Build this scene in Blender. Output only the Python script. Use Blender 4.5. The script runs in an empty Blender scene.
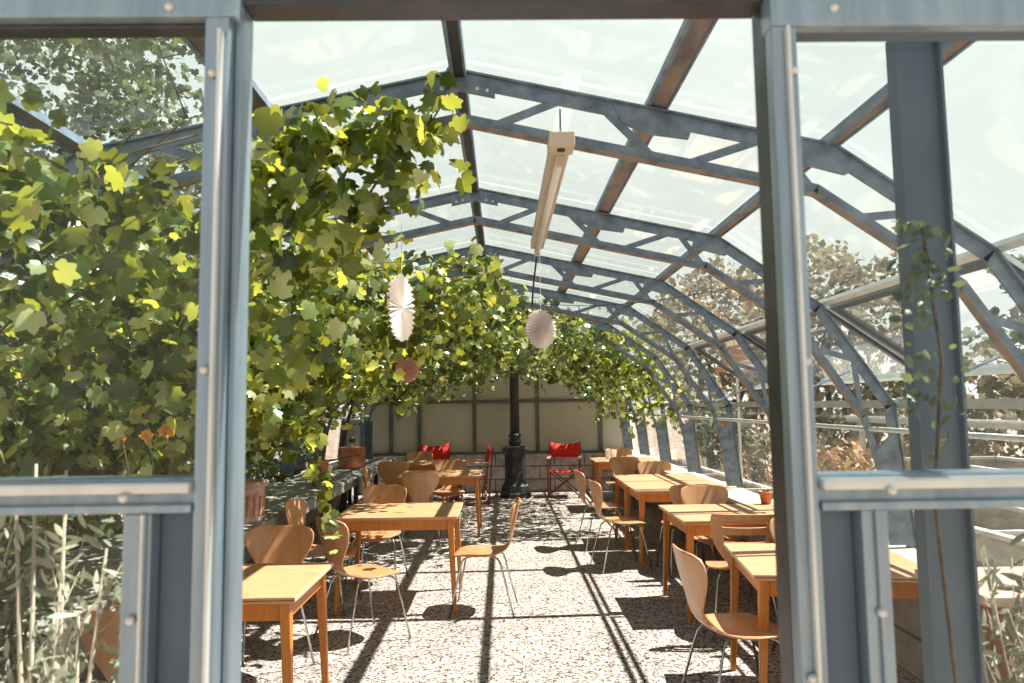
import bpy, bmesh, math, random
import numpy as np
from mathutils import Vector, Matrix

# ------------------------------------------------------------------ camera, world, sun, exposure
S = bpy.context.scene
COL = S.collection
CAM = Vector((0.157, 0.0, 1.6))          # the greenhouse axis is x = 0, the doorway plane y = 1.2
F_PX = 720.0
fwd_c = Vector((-9.0, -63.5, F_PX)).normalized()      # world +y seen in camera axes (x right, y up, z forward)
right_c = Vector((1.0, 0.012, 0.0136)).normalized()
up_c = right_c.cross(fwd_c) * -1
up_c = Vector((0, 1, 0)) - fwd_c * fwd_c.y - right_c * right_c.y
up_c.normalize()
right_c = (right_c - fwd_c * right_c.dot(fwd_c)).normalized()
# columns of camera matrix in the world: camera x axis = components of (right,fwd,up) . x
cx = Vector((right_c.x, fwd_c.x, up_c.x))
cy = Vector((right_c.y, fwd_c.y, up_c.y))
cz = -Vector((right_c.z, fwd_c.z, up_c.z))
cam_d = bpy.data.cameras.new('camera')
cam = bpy.data.objects.new('camera', cam_d)
COL.objects.link(cam)
M = Matrix.Identity(4)
for r in range(3):
    M[r][0], M[r][1], M[r][2], M[r][3] = cx[r], cy[r], cz[r], CAM[r]
cam.matrix_world = M
cam_d.sensor_width = 36
cam_d.lens = F_PX * 36 / 1024
cam_d.clip_start = 0.05
cam_d.dof.use_dof = True
cam_d.dof.focus_distance = 5.5
cam_d.dof.aperture_fstop = 4.0
S.camera = cam
S.view_settings.view_transform = 'Standard'
S.view_settings.look = 'None'
S.view_settings.gamma = 1
S.view_settings.use_curve_mapping = False
S.view_settings.exposure = 0.0

W = bpy.data.worlds.new('sky')
S.world = W
W.use_nodes = True
wt = W.node_tree
wt.nodes.clear()
wo = wt.nodes.new('ShaderNodeOutputWorld')
wb = wt.nodes.new('ShaderNodeBackground')
wg = wt.nodes.new('ShaderNodeTexCoord')
ws = wt.nodes.new('ShaderNodeSeparateXYZ')
wr = wt.nodes.new('ShaderNodeValToRGB')
wt.links.new(wg.outputs['Generated'], ws.inputs[0])
wt.links.new(ws.outputs['Z'], wr.inputs[0])
wt.links.new(wr.outputs[0], wb.inputs[0])
wt.links.new(wb.outputs[0], wo.inputs[0])
e = wr.color_ramp.elements
e[0].position = 0.0
e[0].color = (0.98, 1.0, 0.93, 1)
e[1].position = 0.54
e[1].color = (0.92, 1.0, 0.95, 1)
n = e.new(0.63)
n.color = (0.08, 0.14, 0.22, 1)
n = e.new(1.0)
n.color = (0.05, 0.09, 0.17, 1)
wb.inputs[1].default_value = 1.05

SUN_DIR = Vector((-0.55, -0.10, -1.0)).normalized()
sun_d = bpy.data.lights.new('sun', 'SUN')
sun_d.energy = 13.0
sun_d.angle = math.radians(0.53)
sun_d.color = (1.0, 0.95, 0.86)
sun = bpy.data.objects.new('sun', sun_d)
COL.objects.link(sun)
sun.rotation_euler = SUN_DIR.to_track_quat('-Z', 'Y').to_euler()
sun.location = (4, 4, 9)

# ------------------------------------------------------------------ helpers
R = random.Random(11)
PI = math.pi


def at(px, py, d):
    """point at forward distance d behind a pixel of the 1024x683 frame"""
    v = Vector(((px - 512) / F_PX, -(py - 341.5) / F_PX, 1.0))
    w = Vector((right_c.dot(v), fwd_c.dot(v), up_c.dot(v)))
    w = w / w.y * d
    return CAM + w


def tag(o, label=None, cat=None, group=None, kind=None):
    if label: o['label'] = label
    if cat: o['category'] = cat
    if group: o['group'] = group
    if kind: o['kind'] = kind
    return o


def empty(name, loc=(0, 0, 0), rz=0.0):
    o = bpy.data.objects.new(name, None)
    o.empty_display_size = 0.1
    COL.objects.link(o)
    o.location = loc
    o.rotation_euler = (0, 0, rz)
    return o


def copy_tree(o, parent=None):
    c = o.copy()
    COL.objects.link(c)
    c.parent = parent
    for ch in list(o.children):
        copy_tree(ch, c)
    return c


def put(name, verts, faces, mat, parent=None, smooth=False):
    me = bpy.data.meshes.new(name)
    me.from_pydata([tuple(v) for v in verts], [], faces)
    me.materials.append(mat)
    if smooth:
        me.polygons.foreach_set('use_smooth', [True] * len(me.polygons))
    me.update()
    o = bpy.data.objects.new(name, me)
    COL.objects.link(o)
    if parent: o.parent = parent
    return o


class MB:
    """collects shapes that belong to ONE mesh"""

    def __init__(self):
        self.v = []
        self.f = []

    def box(self, x0, x1, y0, y1, z0, z1):
        b = len(self.v)
        self.v += [(x, y, z) for z in (z0, z1) for y in (y0, y1) for x in (x0, x1)]
        self.f += [tuple(b + i for i in q) for q in ((0, 2, 3, 1), (4, 5, 7, 6), (0, 1, 5, 4), (1, 3, 7, 5), (3, 2, 6, 7), (2, 0, 4, 6))]
        return self

    def bar(self, p, q, w, h, up=(0, 0, 1), w2=None, h2=None):
        """tapering rectangular bar; w across, h along `up`"""
        p, q = Vector(p), Vector(q)
        t = (q - p).normalized()
        u = Vector(up)
        s = t.cross(u)
        if s.length < 1e-5: s = t.cross(Vector((1, 0, 0)))
        s.normalize()
        u = s.cross(t).normalized()
        w2 = w if w2 is None else w2
        h2 = h if h2 is None else h2
        b = len(self.v)
        for (c, a, d) in ((p, w, h), (q, w2, h2)):
            for (i, j) in ((-1, -1), (1, -1), (1, 1), (-1, 1)):
                self.v.append(c + s * (i * a / 2) + u * (j * d / 2))
        self.f += [tuple(b + i for i in k) for k in ((0, 3, 2, 1), (4, 5, 6, 7), (0, 1, 5, 4), (1, 2, 6, 5), (2, 3, 7, 6), (3, 0, 4, 7))]
        return self

    def tube(self, pts, r, n=8, close=True):
        pts = [Vector(p) for p in pts]
        rs = r if isinstance(r, (list, tuple)) else [r] * len(pts)
        b = len(self.v)
        ref = Vector((0, 0, 1))
        t0 = (pts[1] - pts[0]).normalized()
        if abs(t0.dot(ref)) > 0.9: ref = Vector((1, 0, 0))
        s = t0.cross(ref).normalized()
        for i, p in enumerate(pts):
            t = (pts[min(i + 1, len(pts) - 1)] - pts[max(i - 1, 0)])
            if t.length < 1e-7: t = t0
            t.normalize()
            s = (s - t * s.dot(t))
            if s.length < 1e-6: s = t.orthogonal()
            s.normalize()
            u = t.cross(s)
            for k in range(n):
                a = 2 * PI * k / n
                self.v.append(p + (s * math.cos(a) + u * math.sin(a)) * rs[i])
        for i in range(len(pts) - 1):
            for k in range(n):
                a = b + i * n + k
                c = b + i * n + (k + 1) % n
                self.f.append((a, c, c + n, a + n))
        if close:
            self.f.append(tuple(b + k for k in range(n - 1, -1, -1)))
            self.f.append(tuple(b + (len(pts) - 1) * n + k for k in range(n)))
        return self

    def lathe(self, prof, c=(0, 0, 0), n=24, sq=None):
        """prof: (radius, z) list from bottom to top; closed at both ends"""
        b = len(self.v)
        for (r, z) in prof:
            for k in range(n):
                a = 2 * PI * (k + 0.5) / n
                self.v.append((c[0] + r * math.cos(a), c[1] + r * math.sin(a), c[2] + z))
        for i in range(len(prof) - 1):
            for k in range(n):
                a = b + i * n + k
                d = b + i * n + (k + 1) % n
                self.f.append((a, d, d + n, a + n))
        self.f.append(tuple(b + k for k in range(n - 1, -1, -1)))
        self.f.append(tuple(b + (len(prof) - 1) * n + k for k in range(n)))
        return self

    def prism(self, poly, axis_from, axis_to, ax='y'):
        """poly = list of (a,b) in the plane across `ax`; extruded between the two values"""
        b = len(self.v)
        n_ = len(poly)
        for t in (axis_from, axis_to):
            for (a, c) in poly:
                self.v.append((a, t, c) if ax == 'y' else ((t, a, c) if ax == 'x' else (a, c, t)))
        self.f.append(tuple(b + i for i in range(n_)))
        self.f.append(tuple(b + n_ + i for i in range(n_ - 1, -1, -1)))
        for i in range(n_):
            j = (i + 1) % n_
            self.f.append((b + j, b + i, b + n_ + i, b + n_ + j))
        return self

    def build(self, name, mat, parent=None, smooth=False, bevel=0.0, seg=2):
        o = put(name, self.v, self.f, mat, parent)
        bm = bmesh.new()
        bm.from_mesh(o.data)
        bmesh.ops.recalc_face_normals(bm, faces=bm.faces)
        bm.to_mesh(o.data)
        bm.free()
        if bevel:
            m = o.modifiers.new('bevel', 'BEVEL')
            m.width = bevel
            m.segments = seg
            m.limit_method = 'ANGLE'
            m.angle_limit = math.radians(40)
        if smooth:
            for p in o.data.polygons:
                p.use_smooth = len(p.vertices) <= 4
        return o


# ------------------------------------------------------------------ materials
def new_mat(name):
    m = bpy.data.materials.new(name)
    m.use_nodes = True
    nt = m.node_tree
    nt.nodes.clear()
    out = nt.nodes.new('ShaderNodeOutputMaterial')
    return m, nt, out


def N(nt, kind, **kw):
    n_ = nt.nodes.new(kind)
    for k, v in kw.items():
        if k in n_.inputs: n_.inputs[k].default_value = v
        else: setattr(n_, k, v)
    return n_


def ramp(nt, stops):
    r = nt.nodes.new('ShaderNodeValToRGB')
    el = r.color_ramp.elements
    el[0].position, el[0].color = stops[0][0], (*stops[0][1], 1)
    el[1].position, el[1].color = stops[-1][0], (*stops[-1][1], 1)
    for p, c in stops[1:-1]:
        x = el.new(p)
        x.color = (*c, 1)
    return r


def simple(name, stops, rough=0.5, metal=0.0, scale=8.0, detail=4.0, stretch=(1, 1, 1), bump=0.0, bscale=None, spec=0.5, coat=0.0, dist=0.0):
    """principled surface with a noise-driven colour variation"""
    m, nt, out = new_mat(name)
    p = N(nt, 'ShaderNodeBsdfPrincipled', Roughness=rough, Metallic=metal)
    p.inputs['Specular IOR Level'].default_value = spec
    p.inputs['Coat Weight'].default_value = coat
    tc = N(nt, 'ShaderNodeTexCoord')
    mp = N(nt, 'ShaderNodeMapping')
    mp.inputs['Scale'].default_value = stretch
    no = N(nt, 'ShaderNodeTexNoise', Scale=scale, Detail=detail, Distortion=dist)
    r = ramp(nt, stops)
    nt.links.new(tc.outputs['Object'], mp.inputs[0])
    nt.links.new(mp.outputs[0], no.inputs['Vector'])
    nt.links.new(no.outputs[0], r.inputs[0])
    nt.links.new(r.outputs[0], p.inputs['Base Color'])
    if bump:
        n2 = N(nt, 'ShaderNodeTexNoise', Scale=bscale or scale * 3, Detail=4.0)
        nt.links.new(mp.outputs[0], n2.inputs['Vector'])
        bp = N(nt, 'ShaderNodeBump', Strength=bump, Distance=0.01)
        nt.links.new(n2.outputs[0], bp.inputs['Height'])
        nt.links.new(bp.outputs[0], p.inputs['Normal'])
    nt.links.new(p.outputs[0], out.inputs[0])
    return m


def glass_mat(name, tint=(0.96, 0.98, 0.97), dirt=0.06, dirt_col=(0.8, 0.8, 0.76), streak=(1, 1, 1), dscale=3.0, refl=0.05, thr=0.45):
    """see-through pane with grime; two faces per pane"""
    m, nt, out = new_mat(name)
    tr = N(nt, 'ShaderNodeBsdfTransparent', Color=(*tint, 1))
    gl = N(nt, 'ShaderNodeBsdfGlossy', Roughness=0.03)
    lw = N(nt, 'ShaderNodeLayerWeight', Blend=0.5)
    pw = N(nt, 'ShaderNodeMath', operation='POWER')
    pw.inputs[1].default_value = 4.0
    mu = N(nt, 'ShaderNodeMath', operation='MULTIPLY_ADD')
    mu.inputs[1].default_value = 0.45
    mu.inputs[2].default_value = refl
    nt.links.new(lw.outputs['Facing'], pw.inputs[0])
    nt.links.new(pw.outputs[0], mu.inputs[0])
    mx = N(nt, 'ShaderNodeMixShader')
    nt.links.new(mu.outputs[0], mx.inputs[0])
    nt.links.new(tr.outputs[0], mx.inputs[1])
    nt.links.new(gl.outputs[0], mx.inputs[2])
    df = N(nt, 'ShaderNodeBsdfDiffuse', Color=(*dirt_col, 1))
    tl = N(nt, 'ShaderNodeBsdfTranslucent', Color=(*dirt_col, 1))
    dm = N(nt, 'ShaderNodeMixShader', Fac=0.5)
    nt.links.new(df.outputs[0], dm.inputs[1])
    nt.links.new(tl.outputs[0], dm.inputs[2])
    tc = N(nt, 'ShaderNodeTexCoord')
    mp = N(nt, 'ShaderNodeMapping')
    mp.inputs['Scale'].default_value = streak
    no = N(nt, 'ShaderNodeTexNoise', Scale=dscale, Detail=8.0, Roughness=0.75)
    mr = N(nt, 'ShaderNodeMapRange')
    mr.inputs['From Min'].default_value = thr
    mr.inputs['From Max'].default_value = 0.75
    mr.inputs['To Min'].default_value = dirt * 0.5
    mr.inputs['To Max'].default_value = min(0.9, dirt * 2.5)
    nt.links.new(tc.outputs['Object'], mp.inputs[0])
    nt.links.new(mp.outputs[0], no.inputs['Vector'])
    nt.links.new(no.outputs[0], mr.inputs['Value'])
    fx = N(nt, 'ShaderNodeMixShader')
    nt.links.new(mr.outputs[0], fx.inputs[0])
    nt.links.new(mx.outputs[0], fx.inputs[1])
    nt.links.new(dm.outputs[0], fx.inputs[2])
    nt.links.new(fx.outputs[0], out.inputs[0])
    return m


def leaf_mat(name, dark, light, glow, rough=0.35, tl=0.5):
    """thin leaf: glossy top, light passing through; tint varies leaf by leaf"""
    m, nt, out = new_mat(name)
    at_ = N(nt, 'ShaderNodeAttribute', attribute_name='tint')
    mid = tuple(a * .80 + b * .20 for a, b in zip(dark, light))
    if 'vine' in name: mid = (0.085, 0.18, 0.04)
    r = ramp(nt, [(0.0, dark), (0.55, mid), (1.0, light)])
    rg = ramp(nt, [(0.0, tuple(c * (0.55 if 'paper' in name else 0.16) for c in glow)), (0.5, tuple(c * 0.5 for c in glow)), (1.0, glow)])
    nt.links.new(at_.outputs['Fac'], r.inputs[0])
    nt.links.new(at_.outputs['Fac'], rg.inputs[0])
    p = N(nt, 'ShaderNodeBsdfPrincipled', Roughness=rough)
    p.inputs['Specular IOR Level'].default_value = 0.75
    nt.links.new(r.outputs[0], p.inputs['Base Color'])
    t = N(nt, 'ShaderNodeBsdfTranslucent')
    nt.links.new(rg.outputs[0], t.inputs[0])
    mx = N(nt, 'ShaderNodeMixShader', Fac=tl)
    nt.links.new(p.outputs[0], mx.inputs[1])
    nt.links.new(t.outputs[0], mx.inputs[2])
    nt.links.new(mx.outputs[0], out.inputs[0])
    return m


def gravel_mat():
    m, nt, out = new_mat('gravel')
    tc = N(nt, 'ShaderNodeTexCoord')
    v = N(nt, 'ShaderNodeTexVoronoi', Scale=70.0)
    no = N(nt, 'ShaderNodeTexNoise', Scale=1.6, Detail=5.0)
    n3 = N(nt, 'ShaderNodeTexNoise', Scale=38.0, Detail=3.0)
    for a in (v, no, n3): nt.links.new(tc.outputs['Object'], a.inputs['Vector'])
    sp = N(nt, 'ShaderNodeSeparateColor')
    nt.links.new(v.outputs['Color'], sp.inputs[0])
    r = ramp(nt, [(0.0, (0.06, 0.045, 0.04)), (0.16, (0.17, 0.13, 0.12)), (0.30, (0.44, 0.385, 0.36)), (0.75, (0.58, 0.525, 0.495)), (1.0, (0.76, 0.71, 0.68))])
    nt.links.new(sp.outputs[0], r.inputs[0])
    r2 = ramp(nt, [(0.3, (0.78, 0.76, 0.75)), (0.7, (1.08, 1.04, 1.02))])
    nt.links.new(no.outputs[0], r2.inputs[0])
    r3 = ramp(nt, [(0.36, (0.35, 0.3, 0.28)), (0.44, (1, 1, 1))])
    nt.links.new(n3.outputs[0], r3.inputs[0])
    mx = N(nt, 'ShaderNodeMix', data_type='RGBA', blend_type='MULTIPLY')
    mx.inputs[0].default_value = 1
    nt.links.new(r.outputs[0], mx.inputs[6])
    nt.links.new(r2.outputs[0], mx.inputs[7])
    m2 = N(nt, 'ShaderNodeMix', data_type='RGBA', blend_type='MULTIPLY')
    m2.inputs[0].default_value = 1
    nt.links.new(mx.outputs[2], m2.inputs[6])
    nt.links.new(r3.outputs[0], m2.inputs[7])
    p = N(nt, 'ShaderNodeBsdfPrincipled', Roughness=0.95)
    p.inputs['Specular IOR Level'].default_value = 0.15
    nt.links.new(m2.outputs[2], p.inputs['Base Color'])
    bp = N(nt, 'ShaderNodeBump', Strength=0.9, Distance=0.012)
    nt.links.new(v.outputs['Distance'], bp.inputs['Height'])
    bp.invert = True
    nt.links.new(bp.outputs[0], p.inputs['Normal'])
    nt.links.new(p.outputs[0], out.inputs[0])
    return m


MT = {}
MT['steel'] = simple('galvanised_steel', [(0.3, (0.09, 0.13, 0.18)), (0.7, (0.22, 0.28, 0.35))], rough=0.5, metal=0.25, scale=14, detail=8, bump=0.15)
MT['frame'] = simple('painted_frame_steel', [(0.3, (0.195, 0.27, 0.335)), (0.7, (0.31, 0.395, 0.46))], rough=0.32, metal=0.45, scale=5, detail=6, stretch=(6, 6, 0.6), bump=0.06)
MT['rail'] = simple('pale_glazing_cap', [(0.3, (0.50, 0.53, 0.53)), (0.7, (0.68, 0.70, 0.68))], rough=0.35, metal=0.3, scale=6, stretch=(2, 2, 1))
MT['panel'] = simple('blue_grey_sheet', [(0.3, (0.07, 0.105, 0.15)), (0.7, (0.115, 0.155, 0.205))], rough=0.55, metal=0.1, scale=3, detail=5)
MT['rust'] = simple('rusted_beam', [(0.30, (0.12, 0.12, 0.13)), (0.5, (0.25, 0.205, 0.18)), (0.68, (0.32, 0.22, 0.16)), (0.8, (0.32, 0.28, 0.25))], rough=0.75, metal=0.1, scale=5, detail=9, stretch=(3, 1, 3), bump=0.2)
MT['dark'] = simple('black_rubber_and_gap', [(0.3, (0.02, 0.02, 0.022)), (0.7, (0.045, 0.045, 0.05))], rough=0.6)
MT['bolt'] = simple('bolt_metal', [(0.3, (0.55, 0.56, 0.54)), (0.7, (0.7, 0.7, 0.68))], rough=0.35, metal=0.2)
MT['roofglass'] = glass_mat('roof_glass', tint=(0.95, 0.97, 0.96), dirt=0.03, dscale=2.2, refl=0.012, streak=(1, 1, 1))
MT['sideglass'] = glass_mat('side_glass', tint=(0.97, 0.985, 0.98), dirt=0.02, dscale=3.0, refl=0.02)
MT['frontglass'] = glass_mat('front_glass', tint=(0.965, 0.985, 0.985), dirt=0.007, dscale=4.0, refl=0.010, streak=(2, 1, 1))
MT['gravel'] = gravel_mat()
MT['oak'] = simple('tabletop_wood', [(0.25, (0.50, 0.255, 0.12)), (0.5, (0.59, 0.325, 0.175)), (0.8, (0.65, 0.385, 0.22))], rough=0.38, scale=4, detail=6, stretch=(1, 14, 6), spec=0.4, dist=0.4)
MT['edge'] = simple('pale_wood_edge', [(0.3, (0.66, 0.48, 0.26)), (0.7, (0.76, 0.60, 0.36))], rough=0.45, scale=6, stretch=(1, 8, 1))
MT['leg'] = simple('orange_leg_wood', [(0.25, (0.47, 0.155, 0.025)), (0.75, (0.60, 0.235, 0.05))], rough=0.4, scale=5, detail=5, stretch=(10, 10, 1), spec=0.4)
MT['ply'] = simple('chair_plywood', [(0.25, (0.50, 0.225, 0.09)), (0.5, (0.59, 0.295, 0.14)), (0.8, (0.64, 0.355, 0.185))], rough=0.33, scale=3.2, detail=6, stretch=(9, 1, 1.4), spec=0.6, coat=0.2, dist=0.3)
MT['chrome'] = simple('chrome_tube', [(0.3, (0.42, 0.42, 0.42)), (0.7, (0.6, 0.6, 0.6))], rough=0.22, metal=1.0)
MT['red'] = simple('red_canvas', [(0.3, (0.55, 0.02, 0.015)), (0.7, (0.72, 0.04, 0.025))], rough=0.8, scale=30)
MT['darkwood'] = simple('red_brown_wood', [(0.3, (0.16, 0.045, 0.025)), (0.7, (0.26, 0.08, 0.04))], rough=0.5, scale=8)
MT['armwood'] = simple('pale_pink_arm_wood', [(0.3, (0.5, 0.33, 0.25)), (0.7, (0.62, 0.44, 0.34))], rough=0.5, scale=8)
MT['iron'] = simple('black_cast_iron', [(0.3, (0.022, 0.026, 0.03)), (0.7, (0.05, 0.055, 0.06))], rough=0.38, scale=12, bump=0.15)
MT['backpanel'] = simple('dusty_panel', [(0.3, (0.46, 0.44, 0.36)), (0.7, (0.64, 0.60, 0.52))], rough=0.7, scale=0.9, detail=6)
MT['mullion'] = simple('grey_green_mullion', [(0.3, (0.10, 0.11, 0.10)), (0.7, (0.16, 0.17, 0.155))], rough=0.6, scale=8)
MT['greywood'] = simple('weathered_board', [(0.3, (0.20, 0.19, 0.17)), (0.6, (0.34, 0.32, 0.28)), (0.8, (0.5, 0.48, 0.43))], rough=0.85, scale=5, detail=8, stretch=(9, 1, 3), bump=0.3)
MT['sillwood'] = simple('pale_sill_board', [(0.3, (0.54, 0.44, 0.32)), (0.7, (0.68, 0.58, 0.45))], rough=0.7, scale=5, detail=6, stretch=(9, 1, 3))
MT['terracotta'] = simple('terracotta', [(0.3, (0.42, 0.14, 0.07)), (0.7, (0.56, 0.22, 0.12))], rough=0.8, scale=14)
MT['paleterra'] = simple('whitewashed_terracotta', [(0.35, (0.44, 0.24, 0.19)), (0.6, (0.55, 0.40, 0.35)), (0.75, (0.62, 0.54, 0.5))], rough=0.85, scale=18, bump=0.3)
MT['copper'] = simple('dulled_copper', [(0.3, (0.42, 0.15, 0.085)), (0.7, (0.64, 0.27, 0.16))], rough=0.35, metal=0.7, scale=9)
MT['enamel'] = simple('pale_grey_enamel', [(0.3, (0.34, 0.35, 0.34)), (0.7, (0.46, 0.46, 0.44))], rough=0.35, scale=9)
MT['plastic'] = simple('cream_plastic', [(0.3, (0.52, 0.43, 0.33)), (0.7, (0.60, 0.50, 0.39))], rough=0.45, scale=4)
MT['bark'] = simple('vine_bark', [(0.3, (0.045, 0.03, 0.022)), (0.7, (0.13, 0.09, 0.06))], rough=0.9, scale=30, bump=0.5)
MT['cane'] = simple('green_brown_cane', [(0.3, (0.10, 0.055, 0.03)), (0.7, (0.20, 0.14, 0.06))], rough=0.7, scale=20)
MT['twig'] = simple('bleached_twig', [(0.3, (0.36, 0.28, 0.22)), (0.7, (0.52, 0.43, 0.34))], rough=0.8, scale=20)
MT['soil'] = simple('brown_soil', [(0.3, (0.20, 0.13, 0.09)), (0.5, (0.34, 0.25, 0.19)), (0.7, (0.50, 0.42, 0.36))], rough=1.0, scale=3, detail=10, bump=0.6)
MT['board'] = simple('white_weathered_board', [(0.3, (0.46, 0.44, 0.40)), (0.7, (0.68, 0.66, 0.62))], rough=0.8, scale=6, stretch=(3, 1, 3))
MT['ochre'] = simple('ochre_timber', [(0.3, (0.40, 0.17, 0.08)), (0.7, (0.55, 0.28, 0.15))], rough=0.8, scale=5)
MT['paper'] = leaf_mat('white_paper', (0.90, 0.86, 0.83), (0.90, 0.86, 0.83), (1.6, 1.5, 1.42), rough=0.9, tl=0.5)
MT['pinkpaper'] = leaf_mat('salmon_paper', (0.86, 0.60, 0.52), (0.86, 0.60, 0.52), (1.5, 1.1, 0.9), rough=0.9, tl=0.5)
MT['tube'] = simple('frosted_tube', [(0.3, (0.74, 0.70, 0.64)), (0.7, (0.80, 0.77, 0.71))], rough=0.3)
MT['vine'] = leaf_mat('vine_leaf', (0.016, 0.050, 0.012), (0.54, 0.62, 0.36), (0.90, 0.88, 0.08), rough=0.26, tl=0.45)  # palest leaf tint paints in blown-out sun highlights
MT['vinefar'] = leaf_mat('vine_leaf_far', (0.020, 0.055, 0.014), (0.56, 0.63, 0.38), (0.74, 0.72, 0.10), rough=0.28, tl=0.34)  # sun highlights put into the pale tint here too
MT['sage'] = leaf_mat('sage_leaf', (0.24, 0.25, 0.17), (0.46, 0.45, 0.33), (0.35, 0.36, 0.2), rough=0.55, tl=0.2)
MT['treeleaf'] = leaf_mat('tree_leaf', (0.05, 0.08, 0.03), (0.16, 0.20, 0.08), (0.3, 0.34, 0.12), rough=0.5, tl=0.3)
MT['paleleaf'] = leaf_mat('pale_bush_leaf', (0.22, 0.18, 0.10), (0.46, 0.40, 0.27), (0.42, 0.38, 0.2), rough=0.6, tl=0.3)
MT['rustleaf'] = leaf_mat('russet_leaf', (0.30, 0.13, 0.05), (0.55, 0.36, 0.18), (0.5, 0.3, 0.1), rough=0.6, tl=0.3)
MT['petal'] = leaf_mat('orange_petal', (0.75, 0.25, 0.02), (0.85, 0.42, 0.04), (0.8, 0.4, 0.03), rough=0.6, tl=0.4)


def stone_mat():
    m, nt, out = new_mat('stone_blocks')
    tc = N(nt, 'ShaderNodeTexCoord')
    mp = N(nt, 'ShaderNodeMapping')
    mp.inputs['Rotation'].default_value = (PI / 2, 0, 0)
    br = N(nt, 'ShaderNodeTexBrick', Scale=1.0)
    br.inputs['Color1'].default_value = (0.42, 0.38, 0.345, 1)
    br.inputs['Color2'].default_value = (0.56, 0.52, 0.48, 1)
    br.inputs['Mortar'].default_value = (0.15, 0.14, 0.125, 1)
    br.inputs['Mortar Size'].default_value = 0.012
    br.inputs['Brick Width'].default_value = 0.55
    br.inputs['Row Height'].default_value = 0.235
    no = N(nt, 'ShaderNodeTexNoise', Scale=7.0, Detail=8.0)
    r = ramp(nt, [(0.3, (0.6, 0.56, 0.55)), (0.7, (1.15, 1.1, 1.08))])
    mx = N(nt, 'ShaderNodeMix', data_type='RGBA', blend_type='MULTIPLY')
    mx.inputs[0].default_value = 1
    nt.links.new(tc.outputs['Object'], mp.inputs[0])
    nt.links.new(mp.outputs[0], br.inputs['Vector'])
    nt.links.new(tc.outputs['Object'], no.inputs['Vector'])
    nt.links.new(no.outputs[0], r.inputs[0])
    nt.links.new(br.outputs['Color'], mx.inputs[6])
    nt.links.new(r.outputs[0], mx.inputs[7])
    p = N(nt, 'ShaderNodeBsdfPrincipled', Roughness=0.95)
    nt.links.new(mx.outputs[2], p.inputs['Base Color'])
    bp = N(nt, 'ShaderNodeBump', Strength=0.7, Distance=0.02)
    nt.links.new(no.outputs[0], bp.inputs['Height'])
    nt.links.new(bp.outputs[0], p.inputs['Normal'])
    nt.links.new(p.outputs[0], out.inputs[0])
    return m


MT['stone'] = stone_mat()

# ------------------------------------------------------------------ greenhouse section
# half section of the arch, from sill up to the ridge (x, z)
HALF = [(2.58, 0.74), (2.494, 1.575), (2.086, 2.18), (1.475, 2.605), (0.0, 2.92)]
SEC_R = HALF                        # right side, going up
SEC_L = [(-x, z) for x, z in HALF]  # left side
FULL = SEC_L + SEC_R[::-1][1:]      # left sill -> ridge -> right sill
T0, DT, NT_ = 1.205, 1.545, 9       # first truss (gable), spacing, count
TY = [T0 + DT * k for k in range(NT_)]
BACK_Y = TY[-1]
FRONT_Y = 1.2


def inner(off):
    """the arch section moved inward by off"""
    pts = [Vector((x, 0, z)) for x, z in FULL]
    res = []
    for i, p in enumerate(pts):
        ns = []
        for a, b in ((i - 1, i), (i, i + 1)):
            if a < 0 or b >= len(pts): continue
            t = (pts[b] - pts[a]).normalized()
            ns.append(Vector((t.z, 0, -t.x)))
        nn = sum(ns, Vector()).normalized()
        c = nn.dot(ns[0])
        res.append(p + nn * (off / max(c, 0.4)))
    return res


# floor and ground
put('floor', [(-2.75, 0.9, 0), (2.75, 0.9, 0), (2.75, BACK_Y + 0.3, 0), (-2.75, BACK_Y + 0.3, 0),
              (-2.75, 0.9, -0.1), (2.75, 0.9, -0.1), (2.75, BACK_Y + 0.3, -0.1), (-2.75, BACK_Y + 0.3, -0.1)],
    [(0, 1, 2, 3), (7, 6, 5, 4), (0, 4, 5, 1), (1, 5, 6, 2), (2, 6, 7, 3), (3, 7, 4, 0)], MT['gravel'])
tag(bpy.data.objects['floor'], kind='structure')
g = MB().box(-60, 60, -30, 90, -0.6, -0.11).build('ground', MT['soil'])
tag(g, kind='structure')

# low masonry under the glass, both long sides and the far end
for side, sx in (('left', -1), ('right', 1)):
    w_ = MB()
    xs = sorted((sx * 2.52, sx * 2.70))
    w_.box(xs[0], xs[1], 1.15, BACK_Y + 0.2, -0.1, 0.68)
    w_ = w_.build('wall_' + side, MT['stone'])
    tag(w_, kind='structure')
w_ = MB().box(-2.5, 2.5, BACK_Y - 0.12, BACK_Y + 0.15, -0.1, 0.69).build('wall_back', MT['stone'])
tag(w_, kind='structure')

# far end: pale panels between steel mullions, glass above them
gb = MB()
poly = [(-2.47, 0.69), (2.47, 0.69), (2.47, 1.575), (2.06, 2.15), (1.95, 2.215), (-1.95, 2.215), (-2.06, 2.15), (-2.47, 1.575)]
gb.prism(poly, BACK_Y + 0.02, BACK_Y + 0.05)
tag(gb.build('trim_1', MT['backpanel']), kind='structure')
mu = MB()
for x in (-1.94, -1.41, -0.38, 0.80, 1.98):
    mu.box(x - 0.035, x + 0.035, BACK_Y - 0.03, BACK_Y + 0.018, 0.69, 2.22)
mu.box(-2.3, 2.3, BACK_Y - 0.028, BACK_Y + 0.016, 1.64, 1.70)
mu.box(-1.95, 1.95, BACK_Y - 0.028, BACK_Y + 0.016, 2.19, 2.25)
mu.box(-2.5, 2.5, BACK_Y - 0.05, BACK_Y + 0.018, 0.69, 0.735)
tag(mu.build('trim_2', MT['mullion']), kind='structure')
gg = MB().prism([(-1.9, 2.25), (1.9, 2.25), (1.44, 2.57), (0, 2.87), (-1.44, 2.57)], BACK_Y, BACK_Y + 0.006)
tag(gg.build('window_1', MT['roofglass']), kind='structure')

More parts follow.
